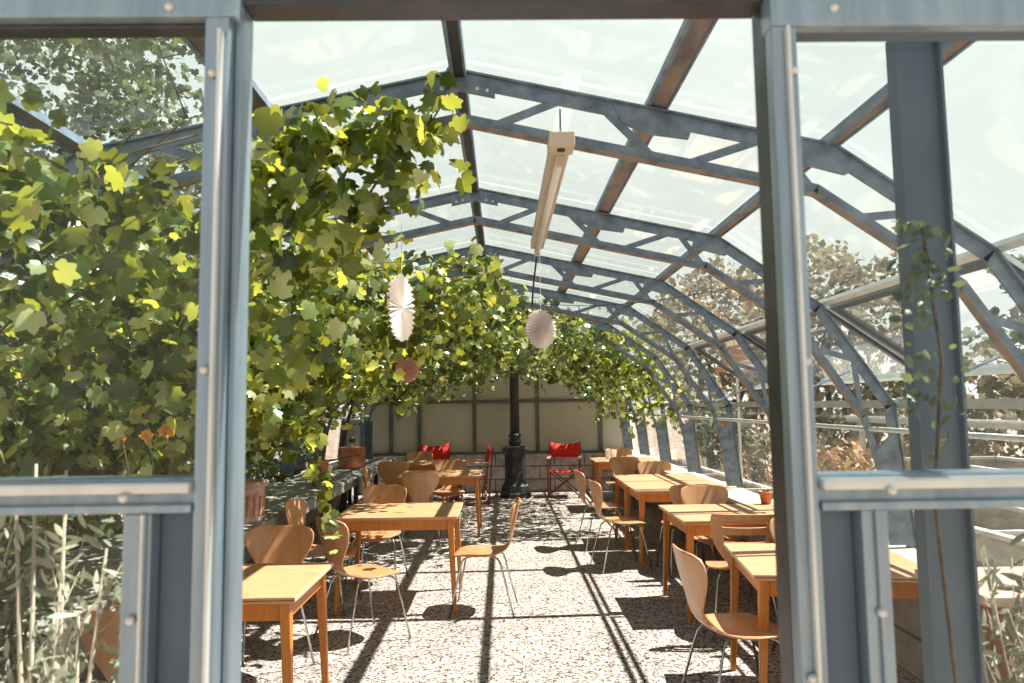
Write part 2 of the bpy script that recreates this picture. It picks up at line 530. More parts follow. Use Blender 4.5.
# roof and wall glazing: one sheet mesh per face of the arch
names = ['window_2', 'window_3', 'window_4', 'window_5', 'window_6', 'window_7', 'window_8', 'window_9']
for i in range(8):
    (x0, z0), (x1, z1) = FULL[i], FULL[i + 1]
    a, b = Vector((x0, 0, z0)), Vector((x1, 0, z1))
    t = (b - a).normalized()
    nrm = Vector((-t.z, 0, t.x))
    m = MB()
    for k in range(NT_ - 1):
        if i == 6 and k in (1, 2, 3):
            continue                       # here the vents stand open
        y0, y1 = TY[k] + 0.02, TY[k + 1] - 0.02
        o1 = nrm * 0.045
        o2 = nrm * 0.049
        b0 = len(m.v)
        for o_ in (o1, o2):
            for (p, y) in ((a + t * 0.02, y0), (b - t * 0.02, y0), (b - t * 0.02, y1), (a + t * 0.02, y1)):
                m.v.append((p.x + o_.x, y, p.z + o_.z))
        m.f += [tuple(b0 + q for q in w) for w in ((0, 1, 2, 3), (7, 6, 5, 4), (0, 4, 5, 1), (1, 5, 6, 2), (2, 6, 7, 3), (3, 7, 4, 0))]
    tag(m.build(names[i], MT['roofglass'] if 1 < i < 6 else MT['sideglass']), kind='structure')

# trusses -----------------------------------------------------------
ORD = ['first', 'second', 'third', 'fourth', 'fifth', 'sixth', 'seventh', 'eighth', 'ninth']
OUT = inner(0.0)
INN = inner(0.19)


def seg_bars(mb, pts, y, w, h, ext=0.0):
    for p, q in zip(pts[:-1], pts[1:]):
        t = (q - p).normalized()
        up = Vector((-t.z, 0, t.x))
        a, b = p + Vector((0, y, 0)), q + Vector((0, y, 0))
        mb.bar(a - t * ext, b + t * ext, w, h, up=up)


def truss(k):
    y = TY[k]
    root = empty('roof_truss', (0, y, 0))
    where = {0: 'galvanised arched truss standing over the glazed doorway front, behind the header',
             8: 'galvanised arched truss against the pale far end wall'}.get(
        k, 'galvanised arched steel truss, the %s one beyond the doorway' % ORD[k - 1])
    tag(root, where, 'roof truss', 'arched roof trusses along the greenhouse')
    m = MB()
    seg_bars(m, [p + Vector((0, 0, 0)) for p in inner(0.03)], 0, 0.012, 0.06, 0.006)
    seg_bars(m, inner(0.004), 0, 0.05, 0.008, 0.004)
    m.build('outer_chord', MT['steel'], root)
    if k == 0:
        return root
    m = MB()
    pts = INN[1:-1]
    base_l = Vector((-2.50, 0, 0.76))
    base_r = Vector((2.50, 0, 0.76))
    seg_bars(m, [base_l] + pts + [base_r], 0, 0.010, 0.042, 0.004)
    m.build('inner_chord', MT['steel'], root)
    m = MB()
    seg_bars(m, [p for p in inner(0.213)[1:-1]], 0, 0.045, 0.006, 0.003)
    m.build('chord_flange', MT['rust'], root)
    # web members
    def lerp(a, b, f): return a + (b - a) * f
    o3 = inner(0.05)
    webs = []
    for s in (1, -1):
        def P(i, f, arr):
            i0 = 4 + i * s
            return lerp(arr[i0], arr[i0 + s], f)
        o_, n_ = o3, INN
        webs += [(P(0, .10, n_), P(0, .26, o_)), (P(0, .40, o_), P(0, .54, n_)), (P(0, .64, n_), P(0, .80, o_)), (P(0, .86, o_), P(0, .985, n_)),
                 (P(1, .30, n_), P(1, .55, o_)), (P(1, .62, o_), P(1, .97, n_)), (P(2, .25, n_), P(2, .50, o_)), (P(2, .55, o_), P(2, .96, n_))]
    for a, b in webs:
        w = MB()
        t = (b - a).normalized()
        w.bar(a, b, 0.008, 0.032, up=Vector((-t.z, 0, t.x)))
        w.build('web_strut', MT['steel'], root)
    for s in (1, -1):
        # solid foot plate of the rib
        w = MB()
        x_o = 2.56
        w.prism([(s * 2.57, 0.75), (s * 2.50, 1.42), (s * 2.36, 1.30), (s * 2.42, 0.75)], -0.009, 0.009)
        w.build('foot_plate', MT['steel'], root)
        g_ = MB()
        g_.prism([(s * 1.345, 2.628), (s * 1.475, 2.600), (s * 1.595, 2.525), (s * 1.515, 2.485), (s * 1.315, 2.54)], -0.012, 0.012)
        g_.build('gusset_plate', MT['steel'], root)
        g_ = MB()
        g_.prism([(s * 0.60, 2.785), (s * 0.93, 2.715), (s * 0.90, 2.635), (s * 0.76, 2.655), (s * 0.64, 2.70)], -0.011, 0.011)
        g_.build('gusset_plate', MT['steel'], root)
    gp = g_ = MB().prism([(-0.14, 2.88), (0, 2.91), (0.14, 2.88), (0.14, 2.81), (0, 2.84), (-0.14, 2.81)], -0.012, 0.012)
    gp = g_.build('gusset_plate', MT['steel'], root)
    for x in (-.11, -.07, .07, .11):
        b_ = MB().lathe([(0.007, 0), (0.007, 0.005)], (0, 0, 0), 8).build('bolt_head', MT['bolt'], gp)
        b_.rotation_euler = (PI / 2, 0, 0)
        b_.location = (x, -0.0125, 2.855 - abs(x) * .2)
    return root


for k in range(NT_): truss(k)

# purlins -----------------------------------------------------------
def purlin(name_label, x, z, w, h, tilt, mat, lip=True, y0=1.2, y1=None):
    y1 = y1 or BACK_Y
    root = empty('roof_purlin', (x, y0, z))
    root.rotation_euler = (0, tilt, 0)
    tag(root, name_label, 'roof beam', 'long beams running down the greenhouse')
    L = y1 - y0
    MB().box(-w / 2, w / 2, 0, L, -h, 0).build('beam', mat, root)
    if lip:
        MB().box(-w / 2 - 0.016, -w / 2 - 0.001, 0, L, -h - 0.012, 0.004).build('edge_strip', MT['steel'], root)
        MB().box(w / 2 + 0.001, w / 2 + 0.010, 0, L, -h - 0.004, 0.004).build('edge_strip', MT['steel'], root)
    return root


TB = math.atan2(0.315, 1.475)
purlin('dark ridge beam at the very top of the roof, black bar standing for the dark gap along its middle', 0.0, 2.94, 0.035, 0.05, 0, MT['dark'])  # black bar paints the shaded gap between the two ridge rails
purlin('rust-stained roof beam halfway down the right slope', 0.79, 2.795, 0.062, 0.03, TB, MT['rust'])
purlin('rust-stained roof beam halfway down the left slope, above the vine', -0.79, 2.795, 0.062, 0.03, -TB, MT['rust'])
purlin('slim steel roof beam at the right knee of the roof', 1.475, 2.635, 0.030, 0.035, 0.35, MT['rust'])
purlin('slim steel roof beam at the left knee of the roof, above the vine', -1.475, 2.635, 0.030, 0.035, -0.35, MT['rust'])
for s, nm in ((1, 'right'), (-1, 'left')):
    purlin('pale eaves rail above the %s side windows' % nm, s * 2.105, 2.20, 0.035, 0.03, 0.6 * s, MT['rail'], False)
    m = MB().box(s * 2.53 - 0.03, s * 2.53 + 0.03, 1.2, BACK_Y, 1.55, 1.60)
    tag(m.build('window_rail', MT['rail']), 'flat pale rail running at eye height along the %s windows' % nm, 'rail')
    m = MB().tube([(s * 2.34, 1.25, 1.43), (s * 2.34, BACK_Y - .05, 1.43)], 0.014, 8)
    tag(m.build('tie_pipe', MT['rail'], smooth=True), 'thin pipe tied along the inside of the %s ribs' % nm, 'pipe')

# wire with clips strung between the trusses
m = MB()
pa, pb = Vector((0.20, 7.39, 2.68)), Vector((1.95, 4.1, 2.35))
pts = [pa.lerp(pb, t / 14) - Vector((0, 0, 0.12 * math.sin(PI * t / 14))) for t in range(15)]
m.tube(pts, 0.003, 5)
for i in range(1, 14, 2):
    m.tube([pts[i], pts[i] + Vector((0.01, 0, -0.05))], 0.004, 4)
tag(m.build('hanging_wire', MT['dark']), 'thin drooping wire with little clips under the right roof slope', 'wire')
m = MB()
pa, pb = Vector((-1.12, 2.60, 2.62)), Vector((-0.92, 2.50, 2.35))
pa = at(152, 30, 2.4); pb = at(187, 118, 2.6)
pts = [pa.lerp(pb, t / 10) for t in range(11)]
m.tube(pts, 0.003, 5)
for i in (3, 7): m.tube([pts[i], pts[i] + Vector((0.05, 0, 0.012))], 0.003, 4)
tag(m.build('hanging_wire', MT['dark']), 'twisted wire hanging behind the upper left pane', 'wire')

# ------------------------------------------------------------------ glazed front with doorway
def X(px, d=FRONT_Y - .03, py=341): return at(px, py, d).x
def Z(py, d=FRONT_Y - .03, px=512): return at(px, py, d).z


FY = FRONT_Y
fr = empty('wall_front', (0, FY, 0))
tag(fr, kind='structure')


def fpart(name, mb, mat, bevel=0.003):
    o = mb.build(name, mat, None, bevel=bevel)
    o.location = (0, -FY, 0)
    o.parent = fr
    return o


def slab(px0, px1, py0, py1, ya, yb):
    return MB().box(X(px0), X(px1), ya, yb, Z(py1), Z(py0))


LX0, LX1, LX2 = X(197), X(222), X(248, FY + .05)        # left post: face, return
RX0, RX1, RX2 = X(773, FY + .06), X(786), X(812)
ZB, ZT = 0.0, 2.36
# posts
fpart('door_post', MB().box(LX0, LX1, FY - 0.03, FY + 0.01, ZB, ZT), MT['frame'])
fpart('door_post', MB().box(LX1 + .001, LX2, FY - 0.005, FY + 0.05, ZB, ZT), MT['frame'])
fpart('post_rib', MB().box(LX0 + .026, LX0 + .033, FY - 0.045, FY - 0.031, ZB, Z(30)), MT['rail'], 0.002)
fpart('door_post', MB().box(RX1, RX2, FY - 0.03, FY + 0.01, ZB, ZT), MT['frame'])
fpart('door_post', MB().box(RX0, RX1 - .001, FY + 0.0, FY + 0.06, ZB, ZT), MT['iron'])
fpart('post_rib', MB().box(RX1 + .020, RX1 + .027, FY - 0.045, FY - 0.031, ZB, Z(30)), MT['rail'], 0.002)
# header
fpart('header', MB().box(-2.4, X(222) + .012, FY - 0.034, FY + 0.012, Z(18, px=110), Z(-14)), MT['frame'])
fpart('header', MB().box(-2.4, LX0 - .001, FY - 0.012, FY + 0.025, Z(39, FY + .025, 110), Z(18.3, px=110)), MT['iron'])
fpart('header', MB().box(X(222) + .014, RX1 - .004, FY - 0.01, FY + 0.05, Z(21, FY + .05, 500), Z(-14)), MT['iron'])
fpart('header', MB().box(RX1 - .002, 2.4, FY - 0.034, FY + 0.012, Z(26, px=910), Z(-14)), MT['frame'])
fpart('header', MB().box(RX2 + .001, 2.4, FY - 0.012, FY + 0.025, Z(36, FY + .025, 910), Z(26.3, px=910)), MT['panel'])
# mid rails
for (a, b, ya, yb, pxm) in ((-2.45, LX0 - .001, 480, 515, 95), (RX2 + .001, 2.45, 474, 510, 920)):
    def Z(py, d=FRONT_Y - .04, px=pxm): return at(px, py, d).z
    fpart('mid_rail', MB().box(a, b, FY - 0.02, FY + 0.03, Z(yb), Z(ya)), MT['frame'])
    fpart('rail_cap', MB().box(a, b, FY - 0.045, FY - 0.021, Z(ya + 15), Z(ya + 3)), MT['rail'], 0.005)
    fpart('rail_cap', MB().box(a, b, FY - 0.036, FY - 0.021, Z(yb), Z(yb - 9)), MT['frame'], 0.003)
def Z(py, d=FRONT_Y - .03, px=512): return at(px, py, d).z


# stiles and sheet panels under the rails
fpart('stile', MB().box(X(120, py=600), X(149, py=600), FY - 0.03, FY + 0.01, 0.05, Z(514, px=130)), MT['frame'])
fpart('stile_rib', MB().box(X(141, py=600), X(144.5, py=600), FY - 0.042, FY - 0.031, 0.05, Z(514, px=130)), MT['rail'], 0.002)
fpart('sheet_panel', MB().box(X(149, py=600) + .001, LX0 - .001, FY + 0.0, FY + 0.012, 0.05, Z(514, px=130)), MT['panel'])
fpart('stile', MB().box(X(866, py=600), X(893, py=600), FY - 0.03, FY + 0.01, 0.05, Z(509, px=880)), MT['frame'])
fpart('stile_rib', MB().box(X(878, py=600), X(880.5, py=600), FY - 0.038, FY - 0.031, 0.05, Z(509, px=880)), MT['frame'], 0.002)
fpart('sheet_panel', MB().box(RX2 + .001, X(866, py=600) - .001, FY + 0.0, FY + 0.012, 0.05, Z(509, px=880)), MT['panel'])
for a, b in ((-2.45, LX0), (RX2, 2.45)):
    fpart('bottom_rail', MB().box(a, b, FY - 0.032, FY + 0.04, 0.0, 0.16), MT['frame'])
for s in (-1, 1):
    fpart('corner_post', MB().bar((s * 2.55, FY, 0), (s * 2.50, FY, 1.58), 0.06, 0.06, up=(0, 1, 0)), MT['frame'])
    fpart('corner_post', MB().bar((s * 2.50, FY, 1.58), (s * 2.09, FY, 2.18), 0.05, 0.05, up=(0, 1, 0)), MT['frame'])
    fpart('corner_post', MB().box(s * 1.463 - .025, s * 1.463 + .025, FY, FY + .04, Z(-14), 2.56), MT['frame'])
    fpart('corner_post', MB().box(s * .5 - .025, s * .5 + .025, FY, FY + .04, Z(-14), 2.77), MT['frame'])
# bolt heads
bolts = [(170, 8), (213, 74), (205, 370), (124, 498), (131, 620), (833, 9), (793, 71), (806, 361), (891, 490), (881, 612), (812, 678)]
for (px, py) in bolts:
    b = MB()
    b.lathe([(0.0075, 0), (0.0078, 0.004), (0.006, 0.008), (0.002, 0.010)], (0, 0, 0), 12)
    o = b.build('bolt_head', MT['bolt'], fr, smooth=True)
    o.rotation_euler = (PI / 2, 0, 0)
    yy = -0.032 if (py > 482 and py < 515) is False else -0.045
    q = at(px, py, FY + yy)
    o.location = (q.x, yy, q.z)
# panes
for nm, (a, b, z0, z1) in {'window_10': (-2.45, LX0, Z(484, px=95), Z(36, px=110)), 'window_11': (RX2, 2.45, Z(478, px=920), Z(33, px=910)),
                           'window_12': (-2.45, X(121, py=600), 0.16, Z(512, px=95)), 'window_13': (X(892, py=600), 2.45, 0.16, Z(507, px=920))}.items():
    poly = [(a, z0), (b, z0), (b, z1), (a, z1)]
    if a < -2 and z1 > 2: poly = [(-2.45, z0), (b, z0), (b, z1), (-2.08, z1), (-2.45, 1.62)]
    if b > 2 and z1 > 2: poly = [(a, z0), (2.45, z0), (2.45, 1.62), (2.08, z1), (a, z1)]
    m = MB().prism(poly, FY + 0.014, FY + 0.018)
    tag(m.build(nm, MT['frontglass']), kind='structure')
m = MB().prism([(-1.9, Z(-14)), (1.9, Z(-14)), (1.44, 2.57), (0, 2.87), (-1.44, 2.57)], FY + 0.050, FY + 0.054)
tag(m.build('window_14', MT['frontglass']), kind='structure')

# steel column just inside the right pane
q = at(936, 400, 1.62)
pc = empty('steel_post', (q.x, 1.62, 0), 0)
tag(pc, 'tall blue-grey steel post standing behind the right front pane', 'post')
MB().box(-0.047, 0.047, -0.004, 0.004, 0, 2.45).build('web_plate', MT['panel'], pc)
MB().box(-0.054, -0.0475, -0.022, 0.022, 0, 2.45).build('flange', MT['panel'], pc)
MB().box(0.0475, 0.054, -0.022, 0.022, 0, 2.45).build('flange', MT['panel'], pc)
MB().box(-0.10, 0.10, -0.08, 0.08, 0, 0.012).build('base_plate', MT['panel'], pc)
# cross pipe tying it to the roof
# ------------------------------------------------------------------ side vents standing open
for k, nm in ((1, 'nearest'), (2, 'middle'), (3, 'farthest')):
    y0, y1 = TY[k] + 0.04, TY[k + 1] - 0.04
    root = empty('vent_sash', (2.13, y0, 2.165))
    ang = math.atan2(-0.70, 1.0)
    root.rotation_euler = (0, -ang, 0)
    tag(root, 'glazed side vent propped open on the right eaves, the %s of three' % nm, 'vent window', 'open side vents on the right')
    L = y1 - y0
    D_ = 0.74
    MB().box(0, D_, 0.0, 0.035, -0.02, 0.02).build('side_rail', MT['iron'], root)
    MB().box(0, D_, L - 0.035, L, -0.02, 0.02).build('side_rail', MT['iron'], root)
    br_ = MB().box(D_ - 0.035, D_, 0.036, L - 0.036, -0.02, 0.02).build('bottom_rail', MT['rail'], root)
    MB().box(0, 0.03, 0.036, L - 0.036, -0.02, 0.02).build('top_rail', MT['iron'], root)
    MB().box(0.0, D_, -0.008, -0.001, 0.0, 0.022).build('edge_strip', MT['rail'], root)
    MB().box(0.03, D_ - 0.035, 0.036, L - 0.036, -0.002, 0.002).build('glass_pane', MT['sideglass'], root)
    s = MB()
    s.tube([(0.60, L / 2, -0.02), (0.30, L / 2, -0.48)], 0.008, 6)
    s.build('prop_stay', MT['steel'], br_)

# ------------------------------------------------------------------ sills and bench
m = empty('window_sill_board', (2.37, 1.9, 0.70))
tag(m, 'long pale timber sill board under the right side windows', 'sill board')
MB().box(-0.17, 0.17, 0, BACK_Y - 2.1, 0.0, 0.035).build('board', MT['sillwood'], m, bevel=0.003)
for i in range(8):
    MB().bar((0.13, 0.3 + i * 1.5, 0.0), (-0.10, 0.3 + i * 1.5, 0.0), 0.03, 0.03).build('bracket', MT['steel'], m).location = (0, 0, -0.018)

bx0, bx1 = -2.46, CAM.x - 1.80
m = empty('potting_bench', (bx0, 1.9, 0))
tag(m, 'long weathered grey plank bench along the vine-covered left wall', 'bench')
bw = bx1 - bx0
for i in range(4):
    a = bw * i / 4
    MB().box(a + .003, a + bw / 4 - .003, 0, 10.4, 0.715, 0.745).build('plank', MT['greywood'], m, bevel=0.002)
MB().box(bw - .045, bw - .01, 0.02, 10.38, 0.64, 0.714).build('apron', MT['greywood'], m)
for i in range(8):
    for xx in (0.05, bw - 0.09):
        MB().box(xx, xx + .05, 0.15 + i * 1.43, 0.20 + i * 1.43, 0.0, 0.714).build('leg', MT['dark'], m)

# ------------------------------------------------------------------ tables
def table(w, d, label, loc, rz=0.0, seam='x', group='oak tables in two rows on the gravel'):
    """origin on the floor at the centre; w across, d deep, top at 0.74"""
    r = empty('cafe_table', loc, rz)
    tag(r, label, 'table', group)
    H = 0.74
    if seam == 'x':
        MB().box(-w / 2, w / 2, -d / 2, -0.002, H - .022, H).build('tabletop', MT['oak'], r, bevel=0.002)
        MB().box(-w / 2, w / 2, 0.002, d / 2, H - .022, H).build('tabletop', MT['oak'], r, bevel=0.002)
    else:
        MB().box(-w / 2, w / 2, -d / 2, d / 2, H - .013, H).build('tabletop', MT['oak'], r, bevel=0.002)
        MB().box(-w / 2, w / 2, -d / 2, d / 2, H - .029, H - .016).build('tabletop', MT['oak'], r, bevel=0.002)
    for s in (-1, 1):
        MB().box(s * (w / 2 + .002) - .0018, s * (w / 2 + .002) + .0018, -d / 2, d / 2, H - .020, H - .0015).build('edge_band', MT['edge'], r)
    zt = H - .030 if seam != 'x' else H - .023
    ix, iy = w / 2 - .055, d / 2 - .055
    for (x0, x1, y0, y1) in ((-ix, ix, -iy - .011, -iy + .011), (-ix, ix, iy - .011, iy + .011), (-ix - .011, -ix + .011, -iy, iy), (ix - .011, ix + .011, -iy, iy)):
        MB().box(x0, x1, y0, y1, zt - .085, zt).build('apron', MT['leg'], r)
    for sx in (-1, 1):
        for sy in (-1, 1):
            MB().bar((sx * ix, sy * iy, zt), (sx * (ix + .035), sy * (iy + .02), 0), .052, .052, up=(0, 1, 0), w2=.030, h2=.030).build('leg', MT['leg'], r, bevel=0.006, seg=3)
    return r


def rel(x, y): return (CAM.x + x, y, 0)


table(.82, .74, 'oak table nearest on the left, cut off by the left door post', rel(-1.37, 3.75), 0, 'none')
table(.96, .82, 'oak table second from front on the left, leaf shadow on its seamed top', rel(-.85, 6.12), 0, 'x')
table(1.02, .80, 'oak table third from front on the left, behind dark-backed chairs', rel(-.80, 9.35), 0, 'x')
table(.90, .80, 'oak table farthest back on the left, beside the copper pots', rel(-1.32, 11.15), 0, 'none')
table(.90, .83, 'oak table nearest on the right, half hidden by the right door post', rel(1.74, 4.02), math.radians(-7), 'none')
table(.94, .86, 'oak table second from front on the right, striped by rib shadows', rel(1.78, 5.75), 0, 'none')
table(.98, .88, 'oak table third from front on the right, pushed against another table', rel(1.80, 7.60), 0, 'none')
table(.96, .74, 'oak table fourth from front on the right, touching the one before it', rel(1.80, 8.46), 0, 'none')
table(.96, .85, 'oak table farthest back on the right, near the red folding chair', rel(1.86, 11.25), 0, 'none')

# ------------------------------------------------------------------ plywood chairs
# profile: (y forward, z, half width, edge lift) from the seat front to the top of the back
PROF = [(.232, .418, .060, 0), (.222, .432, .125, 0), (.195, .445, .168, 0), (.15, .452, .196, .001), (.09, .452, .212, .003), (.02, .448, .218, .005),
        (-.05, .446, .210, .008), (-.11, .450, .182, .010), (-.155, .460, .140, .010), (-.190, .482, .102, .008), (-.213, .515, .090, .006),
        (-.228, .56, .102, .008), (-.240, .61, .135, .016), (-.252, .66, .172, .026), (-.264, .71, .200, .034), (-.276, .76, .215, .038),
        (-.285, .80, .214, .038), (-.291, .828, .196, .032), (-.295, .845, .150, .018), (-.297, .852, .080, .006)]


def shell(slots=False):
    nu = 12
    v, f = [], []
    n_ = len(PROF)
    for i, (y, z, hw, lift) in enumerate(PROF):
        a = PROF[max(i - 1, 0)]
        b = PROF[min(i + 1, n_ - 1)]
        t = Vector((0, b[0] - a[0], b[1] - a[1])).normalized()
        nn = Vector((0, t.z, -t.y))              # towards the sitter
        if nn.y < 0 and nn.z < 0: nn = -nn
        hw2 = hw
        if slots and i >= 10: hw2 = [.115, .15, .185, .205, .215, .222, .224, .222, .216, .200][i - 10]
        for j in range(nu + 1):
            u = -1 + 2 * j / nu
            lf = lift * abs(u) ** 2.2
            v.append(Vector((u * hw2, y, z)) + nn * lf)
    for i in range(n_ - 1):
        for j in range(nu):
            if slots and i in (13, 15) and 2 <= j <= nu - 3: continue
            a = i * (nu + 1) + j
            f.append((a, a + 1, a + nu + 2, a + nu + 1))
    return v, f


SPLIT = 10


def make_chair(slots=False):
    """faces +y; seat and backrest are one bent shell, kept as two parts that meet at the waist"""
    r = empty('plywood_chair')
    v, f = shell(slots)
    nu1 = 13
    def sub(rows0, rows1, name):
        lo, hi = rows0 * nu1, (rows1 + 1) * nu1
        vv = v[lo:hi]
        ff = [tuple(i - lo for i in q) for q in f if all(lo <= i < hi for i in q)]
        o = put(name, vv, ff, MT['ply'], r, True)
        m = o.modifiers.new('thickness', 'SOLIDIFY')
        m.thickness = 0.011
        m.offset = 0
        m = o.modifiers.new('bevel', 'BEVEL'); m.width = .002; m.segments = 2
        m.limit_method = 'ANGLE'; m.angle_limit = math.radians(50)
        return o
    sub(0, SPLIT, 'seat')
    sub(SPLIT, len(PROF) - 1, 'backrest')
    for sx in (-1, 1):
        MB().tube([(sx * .05, .02, .425), (sx * .14, .105, .432), (sx * .172, .135, .424), (sx * .19, .155, .39), (sx * .235, .235, .004)], .0075, 8).build('leg', MT['chrome'], r, smooth=True)
        MB().tube([(sx * .05, -.02, .425), (sx * .125, -.095, .432), (sx * .152, -.125, .424), (sx * .172, -.15, .39), (sx * .225, -.25, .004)], .0075, 8).build('leg', MT['chrome'], r, smooth=True)
    MB().lathe([(.06, .415), (.065, .421), (.065, .436), (.04, .440)], (0, 0, 0), 20).build('hub_plate', MT['dark'], r, smooth=True)
    return r


proto = make_chair()
proto_s = make_chair(True)
used = set()


def chair(x, y, deg, label, slots=False):
    """deg = heading the sitter looks to, 0 = right, 90 = away from the door"""
    p = proto_s if slots else proto
    if id(p) in used: c = copy_tree(p)
    else:
        used.add(id(p)); c = p
    c.location = rel(x, y)
    c.rotation_euler = (0, 0, math.radians(deg - 90))
    tag(c, label, 'chair', 'bent plywood chairs around the tables')
    return c


chair(-1.43, 4.42, 268, 'plywood chair facing the door behind the nearest left table')
chair(-1.42, 3.10, 92, 'plywood chair on the near side of the nearest left table, mostly behind the left post')
chair(-1.45, 5.95, -4, 'plywood chair seen edge-on at the left end of the second left table')
chair(-.99, 5.16, 42, 'plywood chair turned right with brown shaded back before the second left table')
chair(-1.16, 6.72, 265, 'plywood chair facing the door between second and third left tables, sunlit back')
chair(-.95, 8.55, 90, 'dark-backed plywood chair with its back to the door before the third left table')
chair(-1.44, 8.98, 6, 'pale sunlit plywood chair beside the bench left of the third left table')
chair(-1.52, 10.2, 92, 'dark-backed plywood chair tucked into the near side of the farthest left table')
chair(-.74, 9.78, 268, 'brown plywood chair facing the door behind the third left table')
chair(-1.38, 11.72, 270, 'plywood chair facing the door behind the farthest left table')
chair(-.17, 5.82, 176, 'lone plywood chair facing left in the middle of the gravel aisle')
chair(1.19, 3.80, 6, 'plywood chair nearest the camera on the right, at the nearest right table')
chair(1.14, 7.20, 8, 'plywood chair facing right at the aisle end of the third right table')
chair(1.10, 8.25, 8, 'plywood chair facing right at the aisle end of the fourth right table')
chair(1.64, 5.16, 84, 'plywood chair with two slots cut through its broad back', True)
chair(1.93, 4.50, 268, 'plywood chair facing the door right behind the nearest right table')
chair(1.80, 6.30, 270, 'pale sunlit plywood chair facing the door behind the second right table')
chair(1.73, 6.98, 92, 'brown-backed plywood chair tucked into the near side of the third right table')
chair(1.92, 9.05, 268, 'plywood chair facing the door behind the fourth right table')
chair(1.70, 10.55, 92, 'brown-backed plywood chair tucked into the near side of the farthest right table')
chair(1.92, 11.85, 268, 'plywood chair facing the door behind the farthest right table')

# ------------------------------------------------------------------ red folding chairs
def red_chair(x, y, deg, label):
    r = empty('folding_armchair', rel(x, y), math.radians(deg - 90))
    tag(r, label, 'folding chair', 'red canvas folding chairs by the far wall')
    W_ = .27
    # back canvas, gently sagging between its posts
    vv, ff = [], []
    for j in range(9):
        u = -1 + j / 4
        sag = .02 * (1 - u * u)
        for zz, dz in ((.66, 0), (.80, 0), (.93, -.045 * (1 - u * u))):
            vv.append((u * W_, -.235 - sag - (zz - .66) * .25, zz + dz))
    for j in range(8):
        for i in range(2):
            a = j * 3 + i
            ff.append((a, a + 3, a + 4, a + 1))
    o = put('back_canvas', vv, ff, MT['red'], r, True)
    m = o.modifiers.new('t', 'SOLIDIFY'); m.thickness = .006
    vv, ff = [], []
    for j in range(9):
        u = -1 + j / 4
        sag = .03 * (1 - u * u)
        for yy in (-.21, 0, .21): vv.append((u * (W_ - .01), yy, .46 - sag))
    for j in range(8):
        for i in range(2):
            a = j * 3 + i
            ff.append((a, a + 3, a + 4, a + 1))
    o = put('seat_canvas', vv, ff, MT['red'], r, True)
    m = o.modifiers.new('t', 'SOLIDIFY'); m.thickness = .006
    for s in (-1, 1):
        MB().bar((s * W_, -.24, .05), (s * W_, -.31, .92), .028, .028, up=(0, 1, 0)).build('back_post', MT['darkwood'], r)
        MB().bar((s * W_, .24, .05), (s * W_, .24, .66), .028, .028, up=(0, 1, 0)).build('front_post', MT['darkwood'], r)
        MB().bar((s * W_, -.28, .672), (s * W_, .28, .672), .055, .022).build('armrest', MT['armwood'], r, bevel=.004)
        MB().bar((s * W_, -.21, .46), (s * W_, .21, .46), .028, .03).build('seat_rail', MT['darkwood'], r)
        MB().bar((s * W_, -.27, .03), (s * W_, .27, .03), .03, .03).build('foot_rail', MT['darkwood'], r)
        yy = .20 * s
        for t in (-1, 1):
            MB().bar((t * (W_ - .02), yy + t * .012, .05), (-t * (W_ - .02), yy + t * .012, .44), .022, .022, up=(0, 1, 0)).build('cross_strut', MT['darkwood'], r)


red_chair(1.06, 12.72, 262, 'red canvas folding armchair right of the black iron column')
red_chair(-1.12, 12.6, 290, 'red canvas folding armchair left of the column, back half hidden by tables')
red_chair(-.52, 12.0, 188, 'red canvas folding armchair seen edge-on just left of the black column')

# small side table with bottle and glass by the red chair
# ------------------------------------------------------------------ iron column
cxp, cyp = CAM.x + .20, 12.75
r = empty('iron_column', (cxp, cyp, 0))
tag(r, 'black cast-iron column with a broad octagonal base at the end of the aisle', 'column')
MB().lathe([(.29, 0), (.29, .07), (.265, .10), (.255, .20), (.215, .24), (.205, .28)], n=8).build('plinth', MT['iron'], r, bevel=.008)
MB().lathe([(.195, .28), (.185, .32), (.185, .74), (.20, .77)], n=12).build('drum', MT['iron'], r, bevel=.006)
MB().lathe([(.21, .77), (.235, .80), (.235, .84), (.20, .87), (.15, .885)], n=24).build('cap', MT['iron'], r, smooth=True)
MB().lathe([(.075, .885), (.105, .92), (.115, .96), (.105, 1.0), (.08, 1.02), (.115, 1.05), (.11, 1.08), (.082, 1.10)], n=24).build('collar', MT['iron'], r, smooth=True)
MB().lathe([(.084, 1.10), (.080, 2.80)], n=24).build('shaft', MT['iron'], r, smooth=True)
m = MB()
for zz in (.36, .56, .66):
    m.lathe([(.04, 0), (.04, .012), (.02, .02)], (0, 0, 0), 12)
    for j in range(len(m.v) - 36, len(m.v)):
        vx, vy, vz = m.v[j]
        m.v[j] = (vx, -.18 - vz, zz + vy)
m.build('rosette', MT['iron'], r, smooth=True)

# ------------------------------------------------------------------ strip light under the roof
a = at(562, 138, 2.66)
b = at(537, 246, 4.45)
L = (b - a).length
r = empty('strip_light', a)
r.rotation_euler = ((b - a).to_track_quat('Y', 'Z')).to_euler()
tag(r, 'cream fluorescent strip light hanging lengthwise under the roof', 'strip light')
MB().box(-.050, .050, 0, .11, -.028, .028).build('end_box', MT['plastic'], r, bevel=.004)
MB().box(-.040, .040, .111, L, -.02, .03).build('batten', MT['plastic'], r, bevel=.004)
MB().tube([(0, .13, -.045), (0, L - .04, -.045)], .017, 14).build('lamp_tube', MT['tube'], r, smooth=True)
MB().box(-.018, .018, .112, .129, -.07, -.021).build('tube_socket', MT['plastic'], r)
MB().box(-.018, .018, L - .039, L - .02, -.07, -.021).build('tube_socket', MT['plastic'], r)
MB().lathe([(.016, -.034), (.016, -.0285)], (0, .045, 0), 16).build('screw_hole', MT['dark'], r)
